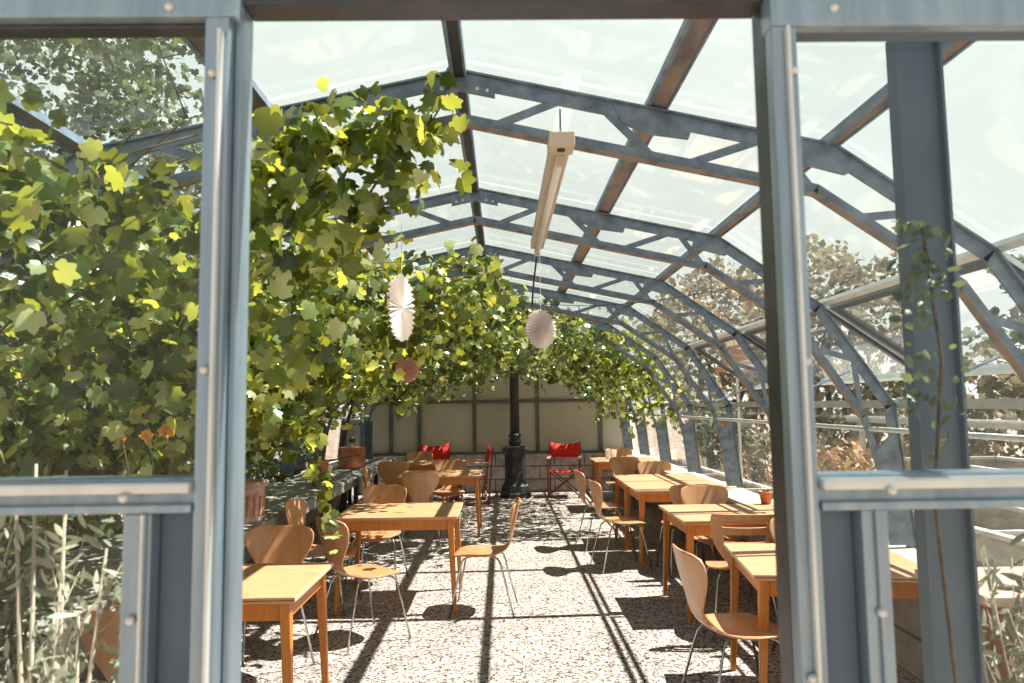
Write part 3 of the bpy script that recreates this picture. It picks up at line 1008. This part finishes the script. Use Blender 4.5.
MB().tube([(0, L, 0), (.0, L + .06, -.06), (-.02, L + .12, -.22), (-.03, L + .16, -.36)], .006, 6).build('cord', MT['dark'], r)
for yy in (.06, L - .1):
    MB().tube([(0, yy, .029), (0, yy, .14)], .004, 6).build('hanger', MT['steel'], r)

# ------------------------------------------------------------------ paper rosettes
def rosette(px, py, d, rad, spin, mat, label, ellip=1.0):
    c = at(px, py, d)
    r_ = empty('paper_rosette', c, spin)
    tag(r_, label, 'paper decoration', 'paper fan rosettes hanging from the vine')
    n_ = 64
    v = [Vector((0, -.012, 0)), Vector((0, .012, 0))]
    f = []
    for k in range(n_):
        a_ = 2 * PI * k / n_
        rr = rad * (1.0 if k % 4 < 2 else .955)
        dep = .011 * (1 if k % 2 else -1)
        v.append(Vector((math.cos(a_) * rr, dep, math.sin(a_) * rr * ellip)))
        v.append(Vector((math.cos(a_) * rad * .3, dep * .5, math.sin(a_) * rad * .3 * ellip)))
    for k in range(n_):
        j = (k + 1) % n_
        o0, i0, o1, i1 = 2 + 2 * k, 3 + 2 * k, 2 + 2 * j, 3 + 2 * j
        f.append((o0, o1, i1, i0))
        f.append((i0, i1, 0))
    o = put('folded_disc', v, f, mat, r_)
    m_ = o.modifiers.new('t', 'SOLIDIFY'); m_.thickness = .002
    MB().tube([(0, 0, rad * ellip), (0, 0, rad * ellip + .35)], .0015, 4).build('thread', MT['paper'], r_)
    MB().lathe([(.012, -.022), (.016, -.014), (.012, .0)], n=12).build('centre_knot', mat, r_).rotation_euler = (PI / 2, 0, 0)


rosette(401.5, 308, 3.3, .155, math.radians(76), MT['paper'], 'white paper rosette turned edge-on among the vine leaves')
rosette(541, 329, 3.9, .102, math.radians(32), MT['paper'], 'white round paper rosette hanging in front of the iron column', 1.06)
rosette(407, 370, 5.0, .09, math.radians(30), MT['pinkpaper'], 'salmon paper rosette hanging below the edge-on white one')

# ------------------------------------------------------------------ things on the bench
BZ = .745
def on_bench(px, d): return Vector((at(px, 450, d).x, d, BZ))


def pot(name, loc, prof, mat, label, cat, n_=28, rim=None, **k):
    r_ = empty(name, loc)
    tag(r_, label, cat)
    MB().lathe(prof, n=n_).build('body', mat, r_, smooth=True)
    return r_


p = on_bench(248, 5.55)
r = pot('relief_planter', p, [(.11, 0), (.115, .02), (.115, .03), (.13, .26), (.15, .27), (.152, .305), (.135, .31), (.125, .28)], MT['paleterra'],
        'whitewashed terracotta planter with raised pattern on the bench, beside left post', 'planter')
m = MB()
for k in range(16):
    a_ = 2 * PI * k / 16
    m.bar((math.cos(a_) * .118, math.sin(a_) * .118, .05), (math.cos(a_) * .127, math.sin(a_) * .127, .20), .016, .012, up=(math.cos(a_), math.sin(a_), 0))
m.build('relief', MT['terracotta'], r, bevel=.003)
p = on_bench(320, 8.0)
r = pot('copper_pot', p, [(.080, 0), (.085, .01), (.095, .25), (.108, .26), (.108, .275), (.096, .28), (.085, .25)], MT['copper'],
        'tall pinkish copper pot with long side handle on the bench', 'copper pot')
MB().tube([(.06, .03, .265), (.16, .14, .275), (.34, .50, .30)], [.012, .011, .009], 8).build('handle', MT['iron'], r, smooth=True)
MB().tube([(-.09, 0, .26), (-.13, -.02, .265), (-.09, -.05, .26)], .008, 8).build('lug', MT['copper'], r, smooth=True)
p = on_bench(352, 10.3)
r = pot('copper_kettle', p, [(.188, 0), (.196, .01), (.188, .03), (.188, .265), (.197, .275), (.188, .285), (.07, .305), (.03, .307)], MT['copper'],
        'broad lidded copper kettle with a black knob on the bench', 'copper kettle')
kn = MB().tube([(0, 0, .305), (0, 0, .345)], .016, 10).build('knob_stem', MT['bolt'], r)
MB().lathe([(.012, .345), (.038, .36), (.046, .39), (.038, .42), (.012, .435)], n=16).build('knob', MT['iron'], kn, smooth=True)
p = on_bench(353.5, 11.4)
r = pot('enamel_canister', p, [(.095, 0), (.10, .01), (.10, .62), (.105, .63), (.105, .655), (.09, .66)], MT['enamel'],
        'tall pale grey enamel canister standing behind the copper kettle', 'canister')
m = MB()
for k in range(10):
    a_ = 2 * PI * k / 10
    m.bar((math.cos(a_) * .1205, math.sin(a_) * .1005, .57), (math.cos(a_) * .1205, math.sin(a_) * .1005, .595), .03, .003, up=(math.cos(a_), math.sin(a_), 0))
m.build('vent_slot', MT['dark'], r)
p = on_bench(369, 12.0)
o = MB().box(-.06, .06, -.05, .05, 0, .62).build('metal_box', MT['panel'], None, bevel=.01)
o.location = p
tag(o, 'narrow dark upright metal box on the bench by the far wall', 'box')

# potted cactus / plants seen on the right sill and right table
def small_pot(loc, s, name, label, leafmat, nleaf, lh):
    r_ = empty(name, loc)
    tag(r_, label, 'potted plant')
    MB().lathe([(.035 * s, 0), (.05 * s, .075 * s), (.057 * s, .076 * s), (.058 * s, .10 * s), (.050 * s, .10 * s), (.046 * s, .085 * s)], n=20).build('pot', MT['terracotta'], r_, smooth=True)
    rs = random.Random(5)
    v, f = [], []
    for i in range(nleaf):
        a_ = rs.uniform(0, 2 * PI); l = lh * rs.uniform(.6, 1)
        o_ = Vector((math.cos(a_), math.sin(a_), 0))
        b0 = len(v)
        s_ = Vector((-o_.y, o_.x, 0)) * .006 * s
        p0 = Vector((0, 0, .085 * s)) + o_ * .015 * s
        p1 = p0 + o_ * l * .3 + Vector((0, 0, l * .6))
        p2 = p0 + o_ * l * .7 + Vector((0, 0, l))
        v += [p0 - s_, p0 + s_, p1 + s_ * 1.6, p1 - s_ * 1.6, p2]
        f += [(b0, b0 + 1, b0 + 2, b0 + 3), (b0 + 3, b0 + 2, b0 + 4)]
    o = put('foliage', v, f, leafmat, r_)
    ta = o.data.attributes.new('tint', 'FLOAT', 'POINT')
    for i in range(len(v)): ta.data[i].value = (i // 5 * .37) % 1
    return r_


q = at(752, 497, 6.3)
small_pot((2.37, 6.15, .735), 1.1, 'potted_plant', 'small terracotta pot with pale seedling on the right sill board', MT['sage'], 16, .05)
o = MB()
for (dx, dy, h_) in ((0, 0, .13), (.045, .01, .11)):
    o.lathe([(.028, 0), (.032, .01), (.030, h_ * .5), (.036, h_ * .9), (.026, h_)], (dx * 2, dy, 0), 14)
q = at(606, 455, 11.5)
for i, (dx, h_, lb) in enumerate(((0, .16, 'white paper cone of cutlery, left one on the farthest right table'), (.10, .14, 'white paper cone of cutlery, right one on the farthest right table'))):
    o = MB().lathe([(.028, 0), (.034, .02), (.042, h_ * .9), (.030, h_), (.026, h_ * .85)], (0, 0, 0), 9).build('white_cup', MT['paper'])
    o.location = (q.x + dx, 11.3 + .03 * i, .741)
    tag(o, lb.replace('paper cone of cutlery', 'paper cup'), 'cup', 'white cups')

# ------------------------------------------------------------------ foliage
LOBES = [(0, 1.0), (14, .80), (25, .66), (38, .80), (50, .92), (64, .74), (76, .62), (92, .76), (108, .74), (128, .62), (150, .60), (168, .46), (180, .16)]
LEAF = []
for a_, r_ in LOBES: LEAF.append((math.sin(math.radians(a_)) * r_, math.cos(math.radians(a_)) * r_))
for a_, r_ in LOBES[-2:0:-1]: LEAF.append((-math.sin(math.radians(a_)) * r_, math.cos(math.radians(a_)) * r_))
LEAF = np.array(LEAF)            # 14 outline points, tip at +y
NL = len(LEAF)


def leaves_mesh(name, P, size, mat, parent, rng, up_bias=.55, narrow=1.0, outline=None, droop=.35, face=None):
    """one mesh holding all the leaves of a plant; P = (n,3) centres"""
    n_ = len(P)
    OL = LEAF if outline is None else outline
    nl = len(OL)
    nr = rng.normal(size=(n_, 3))
    nr /= np.linalg.norm(nr, axis=1)[:, None]
    b_ = np.array((0.25, -.15, 1.0)) if face is None else np.array(face)
    nr = nr * (1 - up_bias) + b_ / np.linalg.norm(b_) * up_bias * 1.15
    nr /= np.linalg.norm(nr, axis=1)[:, None]
    t = rng.normal(size=(n_, 3)) + np.array((0, 0, -droop * 2))
    t -= nr * (t * nr).sum(1)[:, None]
    t /= np.linalg.norm(t, axis=1)[:, None]
    s = np.cross(t, nr)
    sz = size * rng.uniform(.55, 1.15, n_)
    v = np.zeros((n_, nl + 1, 3))
    fold = rng.uniform(.05, .55, n_)
    v[:, 0] = P - t * (.0 * sz)[:, None]
    for k in range(nl):
        x, y = OL[k]
        x *= narrow
        lift = -(abs(x) * fold) + .0 - y * y * .18
        v[:, k + 1] = P + s * (x * sz)[:, None] + t * (y * sz)[:, None] + nr * (lift * sz)[:, None]
    base = np.arange(n_) * (nl + 1)
    tri = np.array([[0, 1 + k, 1 + (k + 1) % nl] for k in range(nl)])
    faces = (base[:, None, None] + tri[None]).reshape(-1, 3)
    vv = v.reshape(-1, 3)
    me = bpy.data.meshes.new(name)
    me.vertices.add(len(vv))
    me.vertices.foreach_set('co', vv.ravel())
    me.loops.add(faces.size)
    me.loops.foreach_set('vertex_index', faces.ravel().astype(np.int32))
    me.polygons.add(len(faces))
    me.polygons.foreach_set('loop_start', np.arange(0, faces.size, 3, dtype=np.int32))
    me.polygons.foreach_set('loop_total', np.full(len(faces), 3, dtype=np.int32))
    me.polygons.foreach_set('use_smooth', np.ones(len(faces), dtype=bool))
    me.update()
    me.validate()
    ta = me.attributes.new('tint', 'FLOAT', 'POINT')
    ta.data.foreach_set('value', np.repeat(rng.uniform(0, 1, n_) ** 1.15, nl + 1).astype(np.float32))
    me.materials.append(mat)
    o = bpy.data.objects.new(name, me)
    COL.objects.link(o)
    if parent is not None:
        o.parent = parent
        o.matrix_parent_inverse = parent.matrix_basis.inverted()
    return o


# section polyline with arc length, for leaves that follow the roof
SP = np.array([(x, z) for x, z in FULL])
SEGL = np.linalg.norm(np.diff(SP, axis=0), axis=1)
CUM = np.concatenate([[0], np.cumsum(SEGL)])      # 0, .84,1.57,2.31,3.80 | ...


def sec(t):
    i = np.clip(np.searchsorted(CUM, t) - 1, 0, len(SEGL) - 1)
    f_ = (t - CUM[i]) / SEGL[i]
    p = SP[i] + (SP[i + 1] - SP[i]) * f_[:, None]
    d = (SP[i + 1] - SP[i]) / SEGL[i][:, None]
    return p, np.stack([d[:, 1], -d[:, 0]], 1)     # point, inward normal


def canopy(rng, n_, y0, y1, tmin, tmax, thick, clump=.22, gap=.0):
    """n_ leaf centres between y0 and y1; tmin/tmax/thick are functions of y (and t)"""
    nc = max(1, n_ // 14)
    y = rng.uniform(y0, y1, nc)
    t = tmin(y) + (tmax(y) - tmin(y)) * rng.uniform(0, 1, nc)
    p, nn = sec(t)
    off = .07 + thick(y, t) * rng.uniform(0, 1, nc) ** 1.3
    c = np.stack([p[:, 0] + nn[:, 0] * off, y, p[:, 1] + nn[:, 1] * off], 1)
    idx = rng.integers(0, nc, n_)
    P = c[idx] + rng.normal(size=(n_, 3)) * clump * np.array((.55, .8, .5))
    # keep inside the glass
    lim = np.interp(np.abs(P[:, 0]), [0, 1.475, 2.086, 2.494, 2.58], [2.86, 2.545, 2.12, 1.52, .7])
    P[:, 2] = np.minimum(P[:, 2], lim - rng.uniform(0, .06, n_))
    P[:, 0] = np.clip(P[:, 0], -2.44, 2.40)
    return P


def stems(parent, rng, roots, pts_fn, name='cane', mat=None, r0=.012, nseg=8, n_=10):
    for i in range(n_):
        MB().tube(pts_fn(i), [r0 * (1 - .8 * j / nseg) for j in range(nseg + 1)], 6).build(name, mat or MT['cane'], parent, smooth=True)


rngn = np.random.default_rng(3)
I = lambda xs, ys: (lambda y: np.interp(y, xs, ys))


def keep_view(P, fn):
    return P[fn(P)]


def vine(label, y0, y1, n_, size, tmin, tmax, thick, mat, loc, seed, ncane=12, extra=None, clump=.22):
    rng = np.random.default_rng(seed)
    r_ = empty('grapevine', loc)
    tag(r_, label, 'grapevine', None)
    P = canopy(rng, n_, y0, y1, tmin, tmax, thick, clump)
    if extra is not None: P = np.concatenate([P, extra(rng)])
    # stay clear of the bench top, the floor and the gable
    if seed == 21:
        lim = np.interp(np.abs(P[:, 0]), [0, 1.475, 2.086], [2.78, 2.42, 2.0])
        P[:, 2] = np.where(P[:, 2] > lim, lim - rng.uniform(0, .15, len(P)), P[:, 2])
    k = (P[:, 1] > 1.30) & (P[:, 2] > .86) & (P[:, 1] < BACK_Y - .12) & ~((P[:, 1] > 6.8) & (P[:, 2] < 1.66) & (P[:, 0] < 0) & (P[:, 0] > -2.3))
    P = P[k]
    leaves_mesh('foliage', P, size, mat, r_, rng, up_bias=.22 if seed == 21 else .34, face=(.6, -.62, .55))
    bx, by, bz = loc
    rr = random.Random(seed)
    # trunk
    pts = [Vector((0, 0, 0)), Vector((.05, .04, .4)), Vector((-.02, .02, .9)), Vector((.08, -.03, 1.35)), Vector((.22, .03, 1.8))]
    MB().tube(pts, [.05, .042, .036, .032, .026], 10).build('trunk', MT['bark'], r_, smooth=True)
    for i in range(ncane):
        yy = rr.uniform(y0 + .2, y1 - .2)
        ys = np.array([yy])
        t1 = float(tmax(ys)[0]); t0 = float(tmin(ys)[0]) + .3
        q_ = []
        off = .08 + rr.random() * .22
        for j in range(9):
            tt = t0 + (t1 - t0) * j / 8
            p_, nn_ = sec(np.array([tt]))
            w = off + .06 * math.sin(j * 1.3 + i)
            q_.append(Vector((p_[0, 0] + nn_[0, 0] * w - bx, by * 0 + yy + .25 * math.sin(j * .5 + i) - by, p_[0, 1] + nn_[0, 1] * w - bz)))
        MB().tube(q_, [.010 * (1 - .08 * j) for j in range(9)], 6).build('cane', MT['cane'], r_, smooth=True)
    return r_


# near vine: left wall and the shoulder of the roof just inside the door
def extra_near(rng):
    out = []
    # tongue of leaves reaching the ridge at the first truss
    for (px, py, d, rx, n_) in ((285, 120, 2.5, .11, 60), (330, 110, 2.55, .11, 80), (370, 125, 2.6, .10, 70), (405, 110, 2.62, .08, 34), (432, 130, 2.66, .07, 22), (418, 165, 2.66, .07, 16),
                                (445, 90, 2.68, .05, 9), (455, 165, 2.7, .04, 6), (398, 195, 2.7, .05, 10), (355, 190, 2.7, .11, 60), (300, 180, 2.6, .14, 110), (270, 240, 2.6, .13, 110),
                                (345, 225, 2.8, .09, 34), (275, 330, 2.9, .15, 70), (265, 160, 2.45, .10, 70)):
        c = np.array(at(px, py, d))
        out.append(c + np.array((0, 0, -.03)) + rng.normal(size=(int(n_ * .72), 3)) * rx * np.array((.8, 1.0, .75)))
    return np.concatenate(out)


vine('leafy grapevine with large sunlit leaves behind the upper left pane, nearest the door', 1.5, 3.6, 3100, .060,
     I([1.5, 3.6], [.35, .25]), I([1.5, 2.4, 2.6, 2.9, 3.6], [2.55, 2.5, 2.75, 2.9, 2.6]),
     lambda y, t: np.interp(t, [.2, 1.2, 2.2, 3.0, 3.8], [.40, .62, .62, .35, .12]), MT['vine'], (-2.05, 2.5, 0), 21, 14, extra_near)
vine('dense shaded grapevine climbing the left wall over the middle of the bench', 3.4, 7.6, 6600, .064,
     I([3.4, 7.6], [.45, .5]), I([3.4, 4.2, 4.6, 5.6, 6.2, 7.6], [2.6, 3.0, 3.15, 3.55, 3.8, 4.3]),
     lambda y, t: np.interp(t, [.2, 1.2, 2.2, 3.0, 3.8, 4.6], [.34, .75, .92, .75, .42, .2]), MT['vine'], (-2.2, 5.6, 0), 22, 16)
vine('far grapevine spreading across the whole roof before the pale end wall', 7.4, 13.2, 13500, .064,
     I([7.4, 13.2], [.75, .75]), I([7.4, 8.4, 9.2, 10.5, 13.2], [4.1, 5.0, 5.7, 6.3, 6.7]),
     lambda y, t: np.interp(t, [.4, 1.2, 2.2, 3.0, 3.8, 5.0, 6.0, 6.8], [.35, .70, .80, .75, .66, .52, .52, .46]), MT['vinefar'], (-2.2, 10.6, 0), 23, 22)


# strand hanging down over the bench and a leafy bush on it
def strand(label, pts, n_, size, spread, seed, group='vine shoots hanging from the roof'):
    rng = np.random.default_rng(seed)
    r_ = empty('vine_shoot', pts[0])
    tag(r_, label, 'vine shoot', group)
    MB().tube([p_ - pts[0] for p_ in pts], [.006 * (1 - .6 * j / (len(pts) - 1)) for j in range(len(pts))], 5).build('cane', MT['cane'], r_, smooth=True)
    A = np.array([tuple(p_) for p_ in pts])
    tt = rng.uniform(0, len(pts) - 1.001, n_)
    i = tt.astype(int)
    P = A[i] + (A[i + 1] - A[i]) * (tt - i)[:, None] + rng.normal(size=(n_, 3)) * spread
    leaves_mesh('foliage', P, size, MT['vine'], r_, rng, up_bias=.4, face=(.2, -.8, .7))


strand('leafy shoot hanging down over the bench edge beside a brown chair back', [at(300, 330, 4.2), at(290, 400, 4.3), at(318, 455, 4.35), at(325, 500, 4.4), at(332, 540, 4.4)], 60, .062, .035, 31)
strand('leafy shoot in front of the dark bench back near left post', [at(262, 300, 4.0), at(258, 350, 4.1), at(268, 400, 4.2), at(290, 440, 4.3)], 150, .062, .075, 32)
strand('bright shoot dangling around the salmon rosette', [at(412, 330, 5.2), at(405, 365, 5.25), at(412, 392, 5.3), at(402, 412, 5.3)], 34, .060, .05, 33)
strand('shoot hanging at the right wall near the far end', [at(585, 335, 9.4), at(625, 350, 9.3), at(645, 380, 9.2), at(650, 408, 9.2)], 520, .064, .20, 34)
strand('long thin shoot reaching up to the ridge beside the nearest truss', [at(345, 230, 2.8), at(385, 170, 2.7), at(420, 140, 2.7), at(445, 100, 2.7), at(447, 75, 2.72)], 26, .062, .035, 35)
strand('sagging shoot above the salmon rosette, lit pale', [at(330, 250, 5.0), at(370, 300, 5.0), at(420, 330, 5.1), at(470, 290, 5.2), at(490, 270, 5.3)], 260, .070, .13, 36)
strand('thin tendril reaching out from the right side of the end wall', [at(640, 410, 9.3), at(625, 412, 9.3), at(612, 418, 9.3)], 9, .05, .03, 37)

# ivy on the column behind the right pane
q = at(925, 270, 1.56)
r = empty('climbing_ivy', q)
tag(r, 'dark ivy sprig climbing the blue post behind the right pane', 'ivy')
rng = np.random.default_rng(41)
P = np.array(q) + np.array((-.01, -.02, 0)) + rng.normal(size=(70, 3)) * np.array((.040, .012, .06)) + np.array((0, 0, .015))
P2 = np.array(at(925, 380, 1.56)) + rng.normal(size=(50, 3)) * np.array((.035, .010, .10))
leaves_mesh('foliage', np.concatenate([P, P2]), .022, MT['treeleaf'], r, rng, up_bias=.4, face=(0, -1, .4), narrow=.6)
MB().tube([Vector((.01, -.0, -.9)), Vector((-.02, -.015, -.5)), Vector((.015, -.015, -.2)), Vector((-.01, -.015, .1))], .004, 6).build('stem', MT['bark'], r)

# narrow-leaved bush in a long outline
LANCE = np.array([(0, 1.0), (.14, .7), (.20, .3), (.17, -.1), (.08, -.5), (0, -.7), (-.08, -.5), (-.17, -.1), (-.20, .3), (-.14, .7)])


def bush(name, label, loc, hgt, wid, n_, size, mat, seed, nst=14, outline=LANCE, twig='twig', cat='shrub', depth=None, stem_r=.006, group=None, up=.25, stem_h=1.0, shell_=False, wild=.1):
    rng = np.random.default_rng(seed)
    rr = random.Random(seed)
    r_ = empty(name, loc)
    tag(r_, label, cat, group)
    depth = depth or wid
    ends = []
    m_ = MB()
    segs = []
    for i in range(nst):
        a_ = rr.uniform(0, 2 * PI)
        w = rr.uniform(.1, 1)
        p0 = Vector((math.cos(a_) * wid * .08, math.sin(a_) * depth * .08, 0))
        p2 = Vector((math.cos(a_) * wid * .5 * w, math.sin(a_) * depth * .5 * w, hgt * rr.uniform(.65, 1.0) * stem_h))
        p1 = p0.lerp(p2, .5) + Vector((rr.uniform(-wild, wild) * wid, rr.uniform(-wild, wild) * depth, 0))
        m_.tube([p0, p1, p2], [stem_r, stem_r * .8, stem_r * .35], 5)
        segs.append((p0, p1, p2))
    m_.build('stems', MT[twig], r_, smooth=True)
    if shell_:
        u = rng.normal(size=(n_, 3)); u /= np.linalg.norm(u, axis=1)[:, None]
        rad = rng.uniform(.55, 1.0, n_) ** .5
        blob = 1 + .22 * np.sin(u[:, 0] * 6 + seed) * np.cos(u[:, 1] * 5 + seed * 2) + .12 * np.sin(u[:, 2] * 11 + seed)
        P = u * (rad * blob)[:, None] * np.array((wid / 2, depth / 2, hgt * (.42 if hgt > 3 else .5))) + np.array((0, 0, hgt * (.58 if hgt > 3 else .48)))
    else:
        i = rng.integers(0, nst, n_)
        t = rng.uniform(.25, 1, n_)
        A = np.array([[tuple(a), tuple(b), tuple(c)] for a, b, c in segs])
        P = np.where((t < .5)[:, None], A[i, 0] + (A[i, 1] - A[i, 0]) * (t * 2)[:, None], A[i, 1] + (A[i, 2] - A[i, 1]) * (t * 2 - 1)[:, None])
        P = P + rng.normal(size=(n_, 3)) * size * .8
    P[:, 2] = np.maximum(P[:, 2], .04)
    o = leaves_mesh('foliage', P, size, mat, None, rng, up_bias=up, outline=outline)
    o.parent = r_
    return r_


bush('sage_bush', 'twiggy sage bush with narrow grey-green leaves behind the lower left pane', (CAM.x - 1.12, 1.72, 0), 1.50, 1.0, 2600, .036, MT['sage'], 51, 22, depth=.40, stem_r=.0045, wild=.35)
bush('dark_shrub', 'dark green shrub between the sage bush and the bench', (CAM.x - 1.75, 2.35, 0), 1.45, .9, 1500, .05, MT['treeleaf'], 52, 16, twig='bark')
bush('sage_bush', 'pale sage plant rising behind the lower right pane', (CAM.x + 1.30, 1.86, 0), 1.30, .5, 900, .040, MT['sage'], 53, 16, wild=.3, stem_r=.004, depth=.3)
bush('bare_twigs', 'bare bleached branching stem in front of the vine, left pane', (CAM.x - .99, 1.62, 0), 1.74, .30, 8, .03, MT['sage'], 54, 6, depth=.12, stem_r=.009)

# big planter at the right edge behind the lower pane
pq = Vector((CAM.x + 1.58, 2.22, 0))
r = empty('wooden_planter', pq)
tag(r, 'dark reddish wooden planter box behind the lower right pane', 'planter')
MB().box(-.22, .22, -.16, .16, 0, 1.02).build('box', MT['darkwood'], r, bevel=.006)
MB().box(-.24, .24, -.18, .18, 1.021, 1.05).build('rim', MT['armwood'], r, bevel=.004)

# orange flowers and hedges outside on the left
def flowers(px, py, d, n_, seed, label, rad=.10):
    rng = np.random.default_rng(seed)
    c = at(px, py, d)
    r_ = empty('orange_flower', c)
    tag(r_, label, 'flower', 'orange blooms among the vine')
    th = np.linspace(0, 2 * PI, n_, endpoint=False)
    P = np.array(c) + np.stack([np.cos(th) * rad * .3, 0 * th, np.sin(th) * rad * .3], 1)
    leaves_mesh('petals', P, rad * .55, MT['petal'], r_, rng, up_bias=.6, face=(0, -1, .3), outline=LANCE, narrow=1.8)
    MB().tube([Vector((0, 0, 0)), Vector((.02, .02, -.12)), Vector((.0, .03, -.3))], .003, 5).build('stem', MT['cane'], r_)


flowers(147, 436, 2.9, 7, 61, 'larger orange bloom low behind the left pane', .045)
flowers(165, 431, 2.9, 7, 62, 'orange bloom right of the larger one behind the left pane', .05)
flowers(122, 440, 2.9, 6, 63, 'small red-orange bloom left of the other two', .03)

# ------------------------------------------------------------------ outside
def rounded(name, label, loc, hgt, wid, n_, size, mat, seed, cat='tree', trunk=True, depth=None, group=None):
    return bush(name, label, loc, hgt, wid, n_, size, mat, seed, nst=9, outline=LEAF, twig='bark', cat=cat, depth=depth, stem_r=.08 if hgt > 3 else .02,
                group=group, up=.35, shell_=True, stem_h=.8)


G_T = 'trees around the greenhouse'
rounded('garden_tree', 'hazy pale tree standing high beyond the right pane', (10.4, 7.0, -.1), 5.6, 3.8, 3800, .13, MT['treeleaf'], 71, group=G_T)
rounded('garden_tree', 'broad tree outside at the right, behind the blue post', (11.8, 12.4, -.1), 5.6, 4.6, 3800, .16, MT['treeleaf'], 72, group=G_T)
rounded('garden_tree', 'pale blossoming tree seen through the right roof slope', (7.3, 15.2, -.1), 4.8, 3.6, 4200, .11, MT['paleleaf'], 73, group=G_T)
rounded('garden_tree', 'pale russet tree outside the far right corner', (6.2, 20.0, -.1), 5.4, 4.4, 3800, .13, MT['paleleaf'], 74, group=G_T)
rounded('garden_tree', 'large dark tree outside the left side, above the upper left pane', (-6.2, 8.4, -.1), 7.6, 5.8, 24000, .075, MT['treeleaf'], 75, group=G_T)
rounded('garden_tree', 'dark tree outside beyond the left end of the bench', (-7.2, 15.2, -.1), 5.0, 5.0, 4000, .17, MT['treeleaf'], 76, group=G_T)
rounded('hedge_shrub', 'dark hedge shrub outside the left windows near the door', (-3.9, 3.2, -.1), 2.3, 2.2, 3000, .09, MT['treeleaf'], 77, cat='shrub', depth=3.6)
rounded('hedge_shrub', 'dark hedge shrub outside the left windows at mid length', (-4.05, 7.0, -.1), 2.4, 2.2, 3200, .10, MT['treeleaf'], 78, cat='shrub', depth=4.2)
rounded('hedge_shrub', 'dark hedge shrub outside the far left windows', (-3.9, 11.2, -.1), 2.4, 2.2, 3200, .10, MT['treeleaf'], 79, cat='shrub', depth=4.4)
rounded('russet_shrub', 'russet and cream shrub on the soil outside the nearest right windows', (4.4, 9.05, -.1), 1.15, 1.3, 1800, .06, MT['rustleaf'], 81, cat='shrub', depth=2.2)
rounded('russet_shrub', 'cream-leaved shrub outside the middle right windows', (4.7, 11.7, -.1), 1.35, 1.3, 1800, .06, MT['paleleaf'], 82, cat='shrub', depth=2.2)
rounded('russet_shrub', 'green shrub outside the farthest right windows', (4.5, 14.2, -.1), 1.7, 1.3, 1600, .08, MT['treeleaf'], 83, cat='shrub', depth=2.4)
rounded('garden_hedge', 'leafy green hedge behind the cold frames', (6.9, 5.4, -.1), 1.95, 1.5, 3200, .08, MT['treeleaf'], 84, cat='hedge', depth=3.9)
rounded('garden_hedge', 'speckled hedge farther along behind the cold frames', (7.1, 10.2, -.1), 2.2, 1.7, 3000, .09, MT['paleleaf'], 85, cat='hedge', depth=4.2)


def cold_frame(loc, w, l, h, label, rz=0):
    r_ = empty('cold_frame', loc, rz)
    tag(r_, label, 'cold frame', 'cold frames outside the right windows')
    for (x0, x1, y0, y1) in ((0, .04, 0, l), (w - .04, w, 0, l), (.041, w - .041, 0, .04), (.041, w - .041, l - .04, l)):
        MB().box(x0, x1, y0, y1, 0, h).build('side_board', MT['greywood'], r_)
        MB().box(x0 - .01, x1 + .01, y0, y1, h + .001, h + .03).build('rim', MT['board'], r_)
    k = max(2, int(l / 1.1))
    for i in range(1, k):
        MB().box(.041, w - .041, i * l / k - .02, i * l / k + .02, h - .03, h + .0).build('glazing_bar', MT['board'], r_)
    MB().box(.05, w - .05, .05, l - .05, h - .25, h - .2).build('soil', MT['soil'], r_)


cold_frame((3.15, 2.4, -.1), .9, 4.6, .85, 'long white-rimmed cold frame nearest the right windows')
cold_frame((4.5, 2.4, -.1), 1.0, 5.4, 1.05, 'taller cold frame in the second row outside')
cold_frame((3.1, 9.8, -.1), .7, 3.6, .5, 'low cold frame farther down the right side')
for (x, y, z0, l, rz, lb) in ((3.7, 3.3, .78, .9, .2, 'short upright brown plank leaning on the near cold frame'),):
    o = MB().box(-.07, .07, -.015, .015, 0, .62).build('timber_plank', MT['ochre'])
    o.location = (x, y, z0)
    o.rotation_euler = (0, -.22, .1)
    tag(o, lb, 'plank')
m = MB().prism([(-.28, 0), (.28, 0), (0, .46)], -.02, .02)
o = m.build('orange_sign', MT['ochre'])
o.location = at(737, 372, 9.5)
tag(o, 'faded orange triangular sign outside the right windows', 'sign')
MB().tube([(0, 0, 0), (0, 0, -o.location.z - .11)], .02, 8).build('post', MT['rail'], o)
o = MB().box(-.02, .02, 0, 9, 0, .10).build('fence_rail', MT['board'])
o.location = (5.9, 3.0, 1.25)
tag(o, 'white horizontal fence rail outside behind the cold frames', 'fence rail')
for i in range(5): MB().box(-.03, .03, i * 2.1 + .1, i * 2.1 + .18, -1.36, .12).build('post', MT['board'], o)
o = MB().box(-.4, .4, 0, 16, -.1, 0).build('trim_3', MT['board'])
o.location = (3.05 - .0, 1.0, -.02)
tag(o, kind='structure')
